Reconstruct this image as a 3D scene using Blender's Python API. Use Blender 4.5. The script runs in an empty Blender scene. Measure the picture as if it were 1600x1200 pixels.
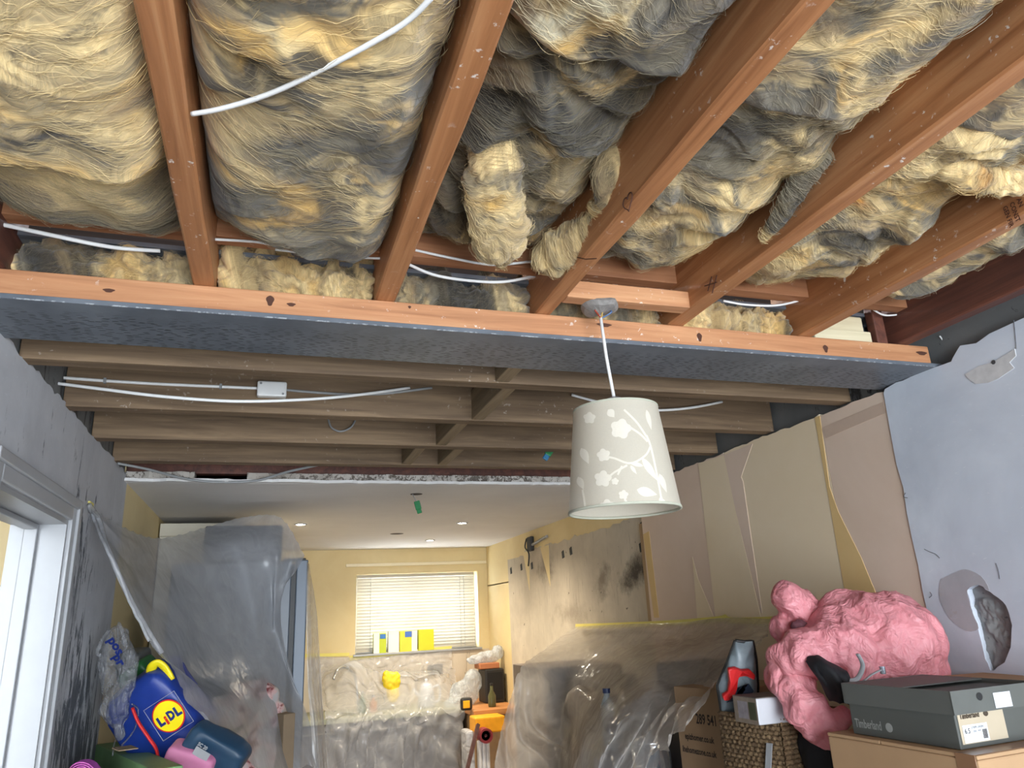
import bpy, math, random
import numpy as np
from mathutils import Vector, Matrix

# ------------------------------------------------------------------ camera
CZ = 1.65                                   # camera height above the floor
YAW, PITCH, ROLL, FPX = math.radians(18.642), math.radians(17.592), math.radians(-2.805), 1143.8
def _axes():
    sa, ca, sb, cb, sc, cc = math.sin(YAW), math.cos(YAW), math.sin(PITCH), math.cos(PITCH), math.sin(ROLL), math.cos(ROLL)
    fwd = np.array([sa*cb, ca*cb, sb]); right = np.array([ca, -sa, 0.0]); up = np.cross(right, fwd)
    return cc*right + sc*up, -sc*right + cc*up, fwd
RT, UP, FW = _axes()
CAM = np.array([0.0, 0.0, CZ])
scene = bpy.context.scene
col = scene.collection
cd = bpy.data.cameras.new('camera'); cd.sensor_width = 36.0; cd.lens = FPX/1600*36; cd.clip_start = 0.02
cam = bpy.data.objects.new('camera', cd); col.objects.link(cam)
M = Matrix.Identity(4)
for i in range(3):
    M[i][0], M[i][1], M[i][2], M[i][3] = RT[i], UP[i], -FW[i], CAM[i]
cam.matrix_world = M
scene.camera = cam

# ------------------------------------------------------------------ world, light, exposure
scene.view_settings.view_transform = 'Standard'
scene.view_settings.look = 'None'
scene.view_settings.gamma = 1.0
scene.view_settings.use_curve_mapping = False
scene.view_settings.exposure = 2.82
w = bpy.data.worlds.new('overcast_sky'); scene.world = w; w.use_nodes = True
bg = w.node_tree.nodes['Background']; bg.inputs[0].default_value = (0.86, 0.93, 1.0, 1); bg.inputs[1].default_value = 2.6
def portal(name, loc, sx, sy, rot):
    l = bpy.data.lights.new(name, 'AREA'); l.shape = 'RECTANGLE'; l.size = sx; l.size_y = sy; l.cycles.is_portal = True
    o = bpy.data.objects.new(name, l); col.objects.link(o); o.location = loc; o.rotation_euler = rot
    return o
portal('daylight_patio_opening', (0.72, -2.72, 1.17), 2.56, 2.26, (math.radians(90), 0, 0))
portal('daylight_kitchen_window', (1.42, 7.62, 1.74), 1.24, 0.76, (math.radians(-90), 0, 0))

# ------------------------------------------------------------------ pixel helpers (1600x1200 frame -> point in the room)
def ray(px, py):
    return FW + RT*((px-800)/FPX) - UP*((py-600)/FPX)
def P(px, py, d): return CAM + ray(px, py)*d                       # d: depth along the lens axis
def PX(px, py, X): r = ray(px, py); return CAM + r*(X/r[0])
def PY(px, py, Y): r = ray(px, py); return CAM + r*(Y/r[1])
def PZ(px, py, Z): r = ray(px, py); return CAM + r*((Z-CZ)/r[2])

# ------------------------------------------------------------------ noise
_rs = np.random.RandomState(7)
_perm = np.concatenate([_rs.permutation(256)]*3)
_g2 = np.stack([np.cos(np.arange(256)*2.399), np.sin(np.arange(256)*2.399)], 1)
_g3 = _rs.normal(size=(256, 3)); _g3 /= np.linalg.norm(_g3, axis=1)[:, None]
def n2(x, y):
    xi = np.floor(x).astype(int); yi = np.floor(y).astype(int); xf = x-xi; yf = y-yi
    u = xf*xf*xf*(xf*(xf*6-15)+10); v = yf*yf*yf*(yf*(yf*6-15)+10)
    def g(a, b, fx, fy):
        k = _g2[_perm[(_perm[a & 255]+(b & 255))]]; return k[..., 0]*fx+k[..., 1]*fy
    a = g(xi, yi, xf, yf); b = g(xi+1, yi, xf-1, yf); c = g(xi, yi+1, xf, yf-1); d = g(xi+1, yi+1, xf-1, yf-1)
    return ((a+(b-a)*u)+((c+(d-c)*u)-(a+(b-a)*u))*v)*1.5
def n3(p):
    i = np.floor(p).astype(int); f = p-i; w_ = f*f*f*(f*(f*6-15)+10); r = 0
    for dx in (0, 1):
        for dy in (0, 1):
            for dz in (0, 1):
                h = _perm[_perm[_perm[(i[:, 0]+dx) & 255]+((i[:, 1]+dy) & 255)]+((i[:, 2]+dz) & 255)]
                k = _g3[h]
                t = k[:, 0]*(f[:, 0]-dx)+k[:, 1]*(f[:, 1]-dy)+k[:, 2]*(f[:, 2]-dz)
                r = r+t*(w_[:, 0] if dx else 1-w_[:, 0])*(w_[:, 1] if dy else 1-w_[:, 1])*(w_[:, 2] if dz else 1-w_[:, 2])
    return r*1.4
def fbm2(x, y, o=4, g=.5):
    r = 0; a = 1.0
    for k in range(o): r = r+a*n2(x*2**k+17.3*k, y*2**k-9.1*k); a *= g
    return r
def fbm3(p, o=3, g=.5):
    r = 0; a = 1.0
    for k in range(o): r = r+a*n3(p*2.0**k+13.7*k); a *= g
    return r
def sstep(a, b, x):
    t = np.clip((x-a)/(b-a), 0, 1); return t*t*(3-2*t)

# ------------------------------------------------------------------ scene helpers
def tag(o, label=None, cat=None, group=None, kind=None):
    if label: o['label'] = label
    if cat: o['category'] = cat
    if group: o['group'] = group
    if kind: o['kind'] = kind
    return o
def thing(name, loc, label, cat, group=None):
    o = bpy.data.objects.new(name, None); o.empty_display_size = .05; col.objects.link(o); o.location = Vector([float(a) for a in loc])
    return tag(o, label, cat, group)
def _wloc(o):
    v = Vector((0, 0, 0))
    while o is not None: v = v+o.location; o = o.parent
    return v
class MB:
    def __init__(s): s.v = []; s.f = []
    def add(s, vs, fs):
        n = len(s.v); s.v += [tuple(map(float, p)) for p in vs]; s.f += [tuple(n+i for i in f) for f in fs]; return s
    def box(s, a, b, R=None, c=None):
        a = np.array(a, float); b = np.array(b, float)
        vs = np.array([[(a, b)[i][0], (a, b)[j][1], (a, b)[k][2]] for i in (0, 1) for j in (0, 1) for k in (0, 1)])
        if R is not None: vs = (np.array(R)@vs.T).T+np.array(c if c is not None else (0, 0, 0))
        return s.add(vs, [(0, 1, 3, 2), (4, 6, 7, 5), (0, 4, 5, 1), (2, 3, 7, 6), (0, 2, 6, 4), (1, 5, 7, 3)])
    def obox(s, c, ax, half):                       # oriented box: centre, 3 axes, half sizes
        c = np.array(c, float); A = [np.array(a, float)*h for a, h in zip(ax, half)]
        vs = [c+i*A[0]+j*A[1]+k*A[2] for i in (-1, 1) for j in (-1, 1) for k in (-1, 1)]
        return s.add(vs, [(0, 1, 3, 2), (4, 6, 7, 5), (0, 4, 5, 1), (2, 3, 7, 6), (0, 2, 6, 4), (1, 5, 7, 3)])
    def grid(s, G, wrap=False):
        n, m = G.shape[:2]; vs = G.reshape(-1, 3); fs = []
        for i in range(n-1):
            for j in range(m if wrap else m-1):
                k = (j+1) % m; fs.append((i*m+j, i*m+k, (i+1)*m+k, (i+1)*m+j))
        return s.add(vs, fs)
    def tube(s, pts, r, seg=8, cap=True, flat=None):
        pts = np.array(pts, float); n = len(pts); t = np.gradient(pts, axis=0); t /= np.linalg.norm(t, axis=1)[:, None]+1e-9
        ref = np.array([0, 0, 1.0]) if abs(t[0][2]) < .9 else np.array([1.0, 0, 0]); G = []
        rr = np.broadcast_to(np.array(r, float), (n,))
        for i in range(n):
            a = np.cross(t[i], ref); a /= np.linalg.norm(a)+1e-9; b = np.cross(a, t[i]); ref = b
            th = np.linspace(0, 2*np.pi, seg, endpoint=False)
            G.append(pts[i]+rr[i]*(np.cos(th)[:, None]*a+np.sin(th)[:, None]*b*(flat or 1)))
        G = np.array(G); k = len(s.v); s.grid(G, True)
        if cap: s.f += [tuple(k+j for j in range(seg))[::-1], tuple(k+(n-1)*seg+j for j in range(seg))]
        return s
    def lathe(s, prof, c, seg=32, ax=None):         # prof: (r, z) pairs round an axis at c
        c = np.array(c, float); ax = ax or (np.array([1., 0, 0]), np.array([0, 1., 0]), np.array([0, 0, 1.]))
        th = np.linspace(0, 2*np.pi, seg, endpoint=False)
        G = np.array([[c+r*(np.cos(t)*ax[0]+np.sin(t)*ax[1])+z*ax[2] for t in th] for r, z in prof])
        k = len(s.v); s.grid(G, True)
        if prof[0][0] > 1e-6: s.f.append(tuple(k+j for j in range(seg))[::-1])
        if prof[-1][0] > 1e-6: s.f.append(tuple(k+(len(prof)-1)*seg+j for j in range(seg)))
        return s
    def prism(s, poly, d):                          # closed 3D outline extruded by vector d
        poly = np.array(poly, float); n = len(poly); d = np.array(d, float)
        return s.add(list(poly)+list(poly+d), [tuple(range(n))[::-1], tuple(range(n, 2*n))]+[(i, (i+1) % n, n+(i+1) % n, n+i) for i in range(n)])
    def build(s, name, mat, parent=None, smooth=False, bevel=0, colors=None, fix=True):
        me = bpy.data.meshes.new(name); V = np.array(s.v)
        org = np.array([(V[:, 0].min()+V[:, 0].max())/2, (V[:, 1].min()+V[:, 1].max())/2, V[:, 2].min()])
        me.from_pydata([tuple(p) for p in V-org], [], s.f)
        if fix:
            import bmesh
            b = bmesh.new(); b.from_mesh(me); bmesh.ops.recalc_face_normals(b, faces=b.faces); b.to_mesh(me); b.free()
        if colors is not None:
            ca = me.color_attributes.new('Col', 'FLOAT_COLOR', 'POINT')
            C4 = np.ones((len(V), 4), np.float32); C4[:, :3] = colors; ca.data.foreach_set('color', C4.ravel())
        if smooth: me.polygons.foreach_set('use_smooth', [True]*len(me.polygons))
        if mat is not None: me.materials.append(mat)
        o = bpy.data.objects.new(name, me); col.objects.link(o)
        if parent is not None:
            o.parent = parent; o.location = Vector(org.tolist())-_wloc(parent)
        else: o.location = Vector(org.tolist())
        if bevel:
            m = o.modifiers.new('bevel', 'BEVEL'); m.width = bevel; m.segments = 2; m.limit_method = 'ANGLE'; m.angle_limit = math.radians(40)
        return o
def catmull(pts, n):
    pts = np.array(pts, float); k = len(pts); t = np.linspace(0, k-1, n); i = np.clip(t.astype(int), 0, k-2); f = (t-i)
    f = f.reshape((-1,)+(1,)*(pts.ndim-1))
    p0 = pts[np.maximum(i-1, 0)]; p1 = pts[i]; p2 = pts[i+1]; p3 = pts[np.minimum(i+2, k-1)]
    return .5*((2*p1)+(p2-p0)*f+(2*p0-5*p1+4*p2-p3)*f*f+(3*p1-p0-3*p2+p3)*f**3)
def surf(ctrl, n, m):
    a = catmull(np.array(ctrl, float), n); return np.swapaxes(catmull(np.swapaxes(a, 0, 1), m), 0, 1)

# ------------------------------------------------------------------ materials
def srgb(r, g, b):
    f = lambda c: (c/255/12.92) if c/255 <= .04045 else ((c/255+.055)/1.055)**2.4
    return (f(r), f(g), f(b), 1)
class N:
    def __init__(s, name):
        s.m = bpy.data.materials.new(name); s.m.use_nodes = True; s.t = s.m.node_tree; s.b = s.t.nodes['Principled BSDF']; s.out = s.t.nodes['Material Output']
        s.pos = s.t.nodes.new('ShaderNodeNewGeometry').outputs['Position']
    def n(s, k, **kw):
        x = s.t.nodes.new('ShaderNode'+k)
        for a, v in kw.items(): setattr(x, a, v)
        return x
    def l(s, a, b): s.t.links.new(a, b)
    def scaled(s, sc, rot=(0, 0, 0), loc=(0, 0, 0)):
        x = s.n('Mapping'); x.inputs['Scale'].default_value = sc; x.inputs['Rotation'].default_value = rot; x.inputs['Location'].default_value = loc; s.l(s.pos, x.inputs[0]); return x.outputs[0]
    def noise(s, vec, scale=5, detail=4, rough=.5, dist=0):
        x = s.n('TexNoise'); x.inputs['Scale'].default_value = scale; x.inputs['Detail'].default_value = detail; x.inputs['Roughness'].default_value = rough; x.inputs['Distortion'].default_value = dist; s.l(vec, x.inputs['Vector']); return x.outputs['Fac']
    def ramp(s, fac, stops, interp='LINEAR'):
        x = s.n('ValToRGB'); r = x.color_ramp; r.interpolation = interp
        while len(r.elements) < len(stops): r.elements.new(.5)
        for e, (p, c) in zip(r.elements, stops): e.position = p; e.color = c if len(c) == 4 else (*c, 1)
        s.l(fac, x.inputs[0]); return x.outputs[0]
    def mix(s, fac, a, b, mode='MIX'):
        x = s.n('MixRGB', blend_type=mode)
        for i, v in ((0, fac), (1, a), (2, b)):
            if hasattr(v, 'is_linked') or hasattr(v, 'links'): s.l(v, x.inputs[i])
            else: x.inputs[i].default_value = v
        return x.outputs[0]
    def math(s, op, a, b=0.0, clamp=False):
        x = s.n('Math', operation=op); x.use_clamp = clamp
        for i, v in ((0, a), (1, b)):
            if hasattr(v, 'links'): s.l(v, x.inputs[i])
            else: x.inputs[i].default_value = v
        return x.outputs[0]
    def bump(s, hgt, strength=.3, dist=.01):
        x = s.n('Bump'); x.inputs['Strength'].default_value = strength; x.inputs['Distance'].default_value = dist; s.l(hgt, x.inputs['Height']); s.l(x.outputs[0], s.b.inputs['Normal']); return x.outputs[0]
    def col(s, c):
        if hasattr(c, 'links'): s.l(c, s.b.inputs['Base Color'])
        else: s.b.inputs['Base Color'].default_value = c
    def set(s, **kw):
        for k, v in kw.items(): s.b.inputs[k.replace('_', ' ')].default_value = v
        return s
BW = [(0, (0, 0, 0, 1)), (1, (1, 1, 1, 1))]
def flat(name, c, rough=.6, var=.12, scale=12, **kw):
    k = N(name); f = k.noise(k.pos, scale, 4, .6)
    k.col(k.mix(k.ramp(f, [(.3, (0, 0, 0)), (.7, (1, 1, 1))]), tuple(x*(1-var) for x in c[:3])+(1,), tuple(min(1, x*(1+var)) for x in c[:3])+(1,)))
    k.set(Roughness=rough, **kw); k.bump(f, .1, .004); return k.m
def wood(name, c1, c2, c3, axis='y', rough=.65, fleck=0.0, fine=1.0):
    k = N(name); st = {'x': (1.2, 22, 22), 'y': (22, 1.2, 22), 'z': (22, 22, 1.2)}[axis]
    f = k.noise(k.scaled(st), 1.6*fine, 6, .62, .6)
    big = k.noise(k.scaled(tuple(a*.12 for a in st)), 3, 3, .5)
    c = k.ramp(f, [(.28, c1), (.5, c2), (.72, c3)])
    c = k.mix(k.ramp(big, [(.4, (0, 0, 0)), (.75, (.55, .55, .55))]), c, c1)
    st2 = {'x': (4, 30, 30), 'y': (30, 4, 30), 'z': (30, 30, 4)}[axis]
    kn = k.n('TexVoronoi'); k.l(k.scaled(tuple(a*.13 for a in st2)), kn.inputs['Vector']); kn.inputs['Scale'].default_value = 1.0
    knot = k.ramp(kn.outputs['Distance'], [(.05, (1, 1, 1)), (.1, (0, 0, 0))])
    c = k.mix(k.mix(1, knot, (.75, .75, .75, 1), 'MULTIPLY'), c, tuple(x*.3 for x in c1[:3])+(1,))
    if fleck:
        fl = k.noise(k.pos, 55, 3, .6); m_ = k.noise(k.pos, 6, 2, .5)
        a = k.math('MULTIPLY', k.ramp(fl, [(.64, (0, 0, 0)), (.69, (1, 1, 1))]), k.ramp(m_, [(.5, (0, 0, 0)), (.62, (fleck,)*3)]))
        c = k.mix(a, c, srgb(225, 215, 205))
    k.col(c); k.set(Roughness=rough); k.bump(f, .35, .004); return k.m
M_ = {}
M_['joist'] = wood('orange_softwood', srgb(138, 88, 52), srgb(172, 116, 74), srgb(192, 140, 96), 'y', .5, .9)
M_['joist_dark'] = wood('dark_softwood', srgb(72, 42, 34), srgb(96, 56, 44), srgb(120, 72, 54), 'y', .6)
M_['plate'] = wood('sawn_pine', srgb(150, 100, 66), srgb(186, 132, 92), srgb(205, 155, 112), 'x', .7, .7)
M_['noggin'] = wood('noggin_pine', srgb(122, 78, 50), srgb(152, 102, 68), srgb(170, 120, 84), 'x', .7, .4)
M_['treated'] = wood('treated_timber', srgb(84, 66, 48), srgb(114, 93, 70), srgb(142, 118, 90), 'x', .75, .25)
M_['treated_y'] = wood('treated_strut', srgb(110, 92, 68), srgb(138, 118, 90), srgb(160, 140, 110), 'y', .75, .3)
M_['deck'] = wood('roof_board', srgb(40, 29, 23), srgb(58, 42, 33), srgb(72, 54, 42), 'x', .9)
def mat_steel():
    k = N('painted_grey_steel')
    br = k.n('TexBrick'); br.offset = .5; br.inputs['Scale'].default_value = 1.0
    d = k.noise(k.pos, 9, 3, .6)
    mp = k.n('Mapping'); mp.inputs['Scale'].default_value = (26, 105, 1)
    dis = k.n('VectorMath', operation='ADD'); k.l(k.pos, dis.inputs[0]); nz = k.n('TexNoise'); nz.inputs['Scale'].default_value = 30; k.l(k.pos, nz.inputs['Vector'])
    sc = k.n('VectorMath', operation='SCALE'); sc.inputs['Scale'].default_value = .006; k.l(nz.outputs['Color'], sc.inputs[0]); k.l(sc.outputs[0], dis.inputs[1]); k.l(dis.outputs[0], mp.inputs[0])
    vo = k.n('TexVoronoi'); vo.voronoi_dimensions = '2D'; vo.inputs['Scale'].default_value = 1.0; vo.inputs['Randomness'].default_value = .75; k.l(mp.outputs[0], vo.inputs['Vector'])
    sx = k.n('SeparateXYZ'); k.l(k.pos, sx.inputs[0])
    band = k.math('MULTIPLY', k.ramp(sx.outputs[1], [(0, (0,)*3), (1, (1,)*3)]), 1.0)
    mr = k.n('MapRange'); mr.inputs['From Min'].default_value = 1.80; mr.inputs['From Max'].default_value = 1.85; k.l(sx.outputs[1], mr.inputs['Value'])
    dash = k.math('MULTIPLY', k.ramp(vo.outputs['Distance'], [(.17, (1,)*3), (.24, (0,)*3)]), mr.outputs[0])
    c = k.mix(k.ramp(d, [(.35, (0,)*3), (.7, (1,)*3)]), srgb(88, 94, 102), srgb(108, 114, 122))
    c = k.mix(dash, c, srgb(30, 33, 38))
    mr2 = k.n('MapRange'); mr2.inputs['From Min'].default_value = 1.765; mr2.inputs['From Max'].default_value = 1.7615; k.l(sx.outputs[1], mr2.inputs['Value'])
    sp = k.noise(k.pos, 60, 3, .6)
    edge = k.math('MULTIPLY', mr2.outputs[0], k.ramp(sp, [(.5, (.0,)*3), (.62, (.6,)*3)]))
    mz = k.math('LESS_THAN', sx.outputs[2], CZ+.7276+.003); edge = k.math('MULTIPLY', edge, mz)
    c = k.mix(edge, c, srgb(190, 194, 198))
    sp2 = k.noise(k.scaled((14, 40, 14)), 3, 5, .7); c = k.mix(k.ramp(sp2, [(.66, (0,)*3), (.72, (.6,)*3)]), c, srgb(150, 154, 158))
    k.col(c); k.set(Roughness=.38); k.bump(k.math('SUBTRACT', 1.0, dash), .5, .003); return k.m
M_['steel'] = mat_steel()
def plaster(name, base, pale, dark=None, amount=.55, stretch=(6, 6, 2.2), grad=None, scratch=True, rough=.8):
    """painted / skimmed plaster: soft mottling, optional streaky bare patches of a second colour"""
    k = N(name); a = k.noise(k.pos, 2.2, 5, .6, .4); c = k.mix(k.ramp(a, [(.3, (0,)*3), (.7, (1,)*3)]), base, pale)
    hgt = a
    if dark:
        s = k.noise(k.scaled(stretch), 3.0, 8, .72, .8)
        lo = k.noise(k.pos, 1.1, 2, .5)
        m = k.math('ADD', s, k.math('MULTIPLY', lo, .55))
        if grad:
            sx = k.n('SeparateXYZ'); k.l(k.pos, sx.inputs[0]); mr = k.n('MapRange'); mr.inputs['From Min'].default_value = grad[1]; mr.inputs['From Max'].default_value = grad[2]; mr.inputs['To Min'].default_value = grad[3]; mr.inputs['To Max'].default_value = grad[4]
            k.l(sx.outputs[grad[0]], mr.inputs['Value']); m = k.math('ADD', m, mr.outputs[0])
        mk = k.ramp(m, [(amount+.18, (0,)*3), (amount+.24, (1,)*3)]); c = k.mix(mk, c, dark); hgt = k.math('SUBTRACT', a, mk)
    if scratch:
        f = k.noise(k.scaled((8, 8, 26), (.5, .3, .4)), 4, 6, .75, .5); c = k.mix(k.ramp(f, [(.62, (0,)*3), (.7, (.4,)*3)]), c, tuple(min(1, x*1.35) for x in pale[:3])+(1,))
    k.col(c); k.set(Roughness=rough); k.bump(hgt, .25, .006); return k.m
M_['wall_grey'] = plaster('stripped_grey_plaster', srgb(168, 170, 175), srgb(200, 202, 206), srgb(84, 88, 94), .60, (7, 7, 1.6), (2, 2.35, 1.2, -.16, .05))
M_['wall_blue'] = plaster('blue_grey_plaster', srgb(192, 200, 212), srgb(222, 230, 240), srgb(150, 150, 158), .86, (4, 4, 2))
M_['cream'] = plaster('cream_paint', srgb(214, 192, 140), srgb(226, 208, 160), None, scratch=False, rough=.6)
M_['board'] = plaster('pink_beige_board', srgb(222, 198, 176), srgb(232, 210, 190), None, scratch=False)
M_['paper'] = plaster('cream_lining_paper', srgb(236, 216, 182), srgb(242, 224, 194), None, scratch=False)
M_['paper_y'] = plaster('yellowed_torn_paper', srgb(220, 186, 126), srgb(228, 198, 142), None, scratch=False)
M_['bare'] = plaster('bare_stained_plaster', srgb(196, 184, 164), srgb(212, 200, 182), srgb(150, 138, 122), .74, (9, 9, 1.2))
M_['masonry'] = plaster('grey_masonry', srgb(104, 106, 106), srgb(128, 128, 126), srgb(64, 62, 60), .66)
M_['ceil'] = plaster('white_ceiling_paint', srgb(206, 204, 202), srgb(216, 214, 212), None, scratch=False)
M_['gypsum'] = plaster('broken_gypsum', srgb(150, 142, 132), srgb(196, 190, 182), srgb(96, 88, 80), .66, (14, 14, 14))
M_['gloss'] = flat('white_gloss_paint', srgb(160, 162, 165), .3, .03)
M_['floor'] = flat('dusty_floor', srgb(128, 118, 106), .7, .1, 3)
M_['cable'] = flat('white_cable_sheath', srgb(226, 226, 224), .4, .04)
M_['cable_grey'] = flat('grey_cable_sheath', srgb(140, 142, 142), .5, .06)
# ------------------------------------------------------------------ the setting
H = CZ+.80            # underside of the near joists
C0 = CZ+.7276         # underside of the steel and of the far joists, top of the old wall plaster
CK = CZ+.69           # kitchen ceiling
XL, XR, XK, YK, YB = -.66, 2.09, 2.12, 3.80, 7.40
TOP = CZ+1.0
rnd = random.Random(3)
def S(o, label=None): o['kind'] = 'structure'; return tag(o, label) if label else o
S(MB().box((-2.6, -2.75, -.1), (2.4, 7.8, 0)).build('floor', M_['floor']))
deck = MB()
o = S(MB().box((-.8, -2.75, TOP), (2.25, 2.0, TOP+.03)).build('trim_1', M_['deck'])); o['label'] = 'dark boards added above the orange joists to keep light out'  # unseen deck put in to block sky light above the insulation
o = S(MB().box((-.8, 2.0, C0+.175), (2.25, 7.7, C0+.2)).build('trim_2', M_['deck'])); o['label'] = 'dark roof boards above the treated joists'  # carried on unseen over the kitchen to stop a light leak
# left wall: masonry, with plaster that stops ragged at the old ceiling line
wl = MB()
YD0, YD1, ZD = 2.10, 2.872, CZ+.395
wl.box((-.80, -2.75, 0), (-.675, YD0, TOP)).box((-.80, YD1, 0), (-.675, 3.9, TOP)).box((-.80, YD0, ZD), (-.675, YD1, TOP))
wl = S(wl.build('wall_left', M_['masonry']))
def ragged(y0, y1, z, amp, step=.025, seed=1):
    r = random.Random(seed); n = max(2, int(abs(y1-y0)/step)); out = []
    for i in range(n+1):
        t = i/n; out.append((y0+(y1-y0)*t, z+amp*(n2(np.array([t*n*.35+seed]), np.array([seed*.7]))[0]+.6*r.uniform(-1, 1))))
    return out
pl = [(-2.75, 0), (YD0, 0), (YD0, ZD), (YD1, ZD), (YD1, 0), (3.86, 0)]+ragged(3.86, -2.75, C0+.004, .010, .03, 2)
MB().prism([(-.675, y, z) for y, z in pl], (.015, 0, 0)).build('plaster_coat', M_['wall_grey'], wl)
S(MB().box((-.80, 3.86, 0), (XL, 7.6, TOP)).build('wall_left_kitchen', M_['cream']))
# right wall
wr = S(MB().box((2.13, -2.75, 0), (2.27, 3.95, TOP)).build('wall_right', M_['masonry']))
def onwall(pts, X): return [tuple(PX(a, b, X)[1:]) for a, b in pts]
def skin(name, yz, x0, x1, mat, parent=wr): return MB().prism([(x0, y, z) for y, z in yz], (x1-x0, 0, 0)).build(name, mat, parent)
blue = [(-2.75, 0), (2.0, 0)]+[(2.0+.006*rnd.uniform(-1, 1), z) for z in np.linspace(.2, C0-.02, 26)]+[(1.985, C0-.008), (1.93, C0), (1.9, C0-.003), (1.83, C0+.003), (1.77, C0), (1.70, C0-.002), (1.692, CZ+.735), (1.672, CZ+.752), (1.656, CZ+.765), (1.60, CZ+.752), (1.55, CZ+.765), (1.44, CZ+.77), (1.1, CZ+.79), (.6, CZ+.80), (-2.75, CZ+.80)]
hole = onwall(catmull([(1512, 921), (1530, 915), (1546, 924), (1567, 940), (1578, 962), (1582, 985), (1576, 1022), (1552, 1049), (1540, 1028), (1531, 990), (1521, 961), (1515, 940), (1512, 921)], 37)[:-1], 2.09)
hole = [(y+.003*rnd.uniform(-1, 1), z_+.003*rnd.uniform(-1, 1)) for y, z_ in hole]
hb0 = min(range(len(hole)), key=lambda i: hole[i][1]); hole = hole[hb0:]+hole[:hb0]
if sum((hole[i][0]*hole[(i+1) % len(hole)][1]-hole[(i+1) % len(hole)][0]*hole[i][1]) for i in range(len(hole))) > 0: hole = hole[::-1]
yb = hole[0][0]; keyed = [(-2.75, 0), (yb, 0)]+hole+[hole[0], (yb+.0004, 0), (2.0, 0)]+blue[2:]
tag(skin('plaster_coat', keyed, 2.13, 2.09, M_['wall_blue']), 'pale blue grey plaster skim nearest the camera')
hy = [q_[0] for q_ in hole]; hz = [q_[1] for q_ in hole]; gy, gz = np.meshgrid(np.linspace(min(hy)-.02, max(hy)+.02, 60), np.linspace(min(hz)-.02, max(hz)+.02, 70))
gx = 2.106+.007*fbm2(gy*22, gz*22, 4, .6); gx = np.where(gz > np.quantile(hz, .72), 2.112, gx)
MB().grid(np.stack([gx, gy, gz], 2)).build('exposed_masonry', plaster('exposed_concrete', srgb(120, 124, 126), srgb(164, 166, 164), srgb(96, 104, 112), .7, (18, 18, 18)), wr, smooth=True, fix=False)
skim = onwall(catmull([(1470, 905), (1495, 893), (1512, 890), (1535, 902), (1546, 923), (1530, 914), (1512, 921), (1515, 940), (1521, 961), (1529, 982), (1510, 986), (1485, 968), (1470, 942), (1467, 920), (1470, 905)], 40)[:-1], 2.09)
skin('peeled_skim', skim, 2.0905, 2.0893, plaster('pinkish_skim', srgb(166, 166, 172), srgb(194, 194, 198), srgb(176, 170, 170), .72, (8, 8, 8)))
raw = onwall([(1508, 585), (1530, 572), (1552, 566), (1575, 552), (1586, 545), (1588, 556), (1578, 566), (1585, 575), (1560, 592), (1545, 598), (1525, 600), (1514, 592)], 2.09)
skin('raw_plaster_patch', raw, 2.0905, 2.088, flat('raw_white_plaster', srgb(206, 206, 206), .9, .1, 30))
skin('drill_hole_disc', [(PX(1553, 566, 2.09)[1]+.007*math.cos(q_), PX(1553, 566, 2.09)[2]+.007*math.sin(q_)) for q_ in np.linspace(0, 6.28, 14, endpoint=False)], 2.0885, 2.0875, flat('hole_dark', srgb(70, 70, 72), .9))  # small flat disc, its dark colour stands for the shade in the hole
for cr in (((1444, 858), (1452, 862), (1462, 866), (1468, 872)), ((1556, 880), (1560, 892), (1562, 905)), ((1415, 770), (1412, 776), (1418, 778)), ((1453, 925), (1456, 930), (1452, 934)), ((1588, 545), (1586, 520), (1584, 500))):
    MB().tube(catmull([PX(a_, b_, 2.0895) for a_, b_ in cr], 12), .0011, 4).build('crack', flat('crack_dark', srgb(96, 100, 106), .9), wr)
b1 = [(2.0, 0), (2.335, 0), (2.335, C0-.012)]+ragged(2.335, 2.0, C0-.012, .006, .03, 4)
skin('plasterboard', b1, 2.13, 2.094, M_['board'])
b2 = [(2.338, 0), (3.02, 0), (3.02, C0-.012)]+ragged(3.02, 2.338, C0-.012, .006, .03, 5)
skin('plasterboard', b2, 2.13, 2.094, M_['paper'])
b3 = [(3.024, 0), (3.93, 0), (3.93, C0-.016)]+ragged(3.93, 3.024, C0-.016, .006, .03, 6)
skin('plasterboard', b3, 2.13, 2.094, M_['board'])
# torn paper left on the boards
skin('torn_paper', onwall([(1273, 652), (1281, 650), (1296, 760), (1310, 800), (1345, 870), (1372, 935), (1322, 935)], 2.093), 2.094, 2.0925, M_['paper_y'])
skin('torn_paper', onwall([(1131, 711), (1176, 693), (1158, 745), (1161, 752), (1191, 958), (1189, 958), (1150, 800)], 2.093), 2.094, 2.0925, M_['board'])
skin('torn_paper', onwall([(1091, 724), (1131, 711), (1150, 800), (1189, 965), (1118, 965)], 2.093), 2.094, 2.0925, M_['paper'])
skin('torn_paper', onwall([(1082, 870), (1091, 905), (1116, 965), (1090, 970)], 2.092), 2.0925, 2.091, M_['paper'])
skin('torn_paper', onwall([(1005, 835), (1014, 830), (1030, 965), (1022, 965)], 2.093), 2.094, 2.0925, M_['paper_y'])
skin('torn_paper', onwall([(1285, 668), (1380, 628), (1384, 645), (1290, 685)], 2.093), 2.094, 2.0928, flat('faded_board_band', srgb(204, 180, 160), .8, .05))
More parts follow.
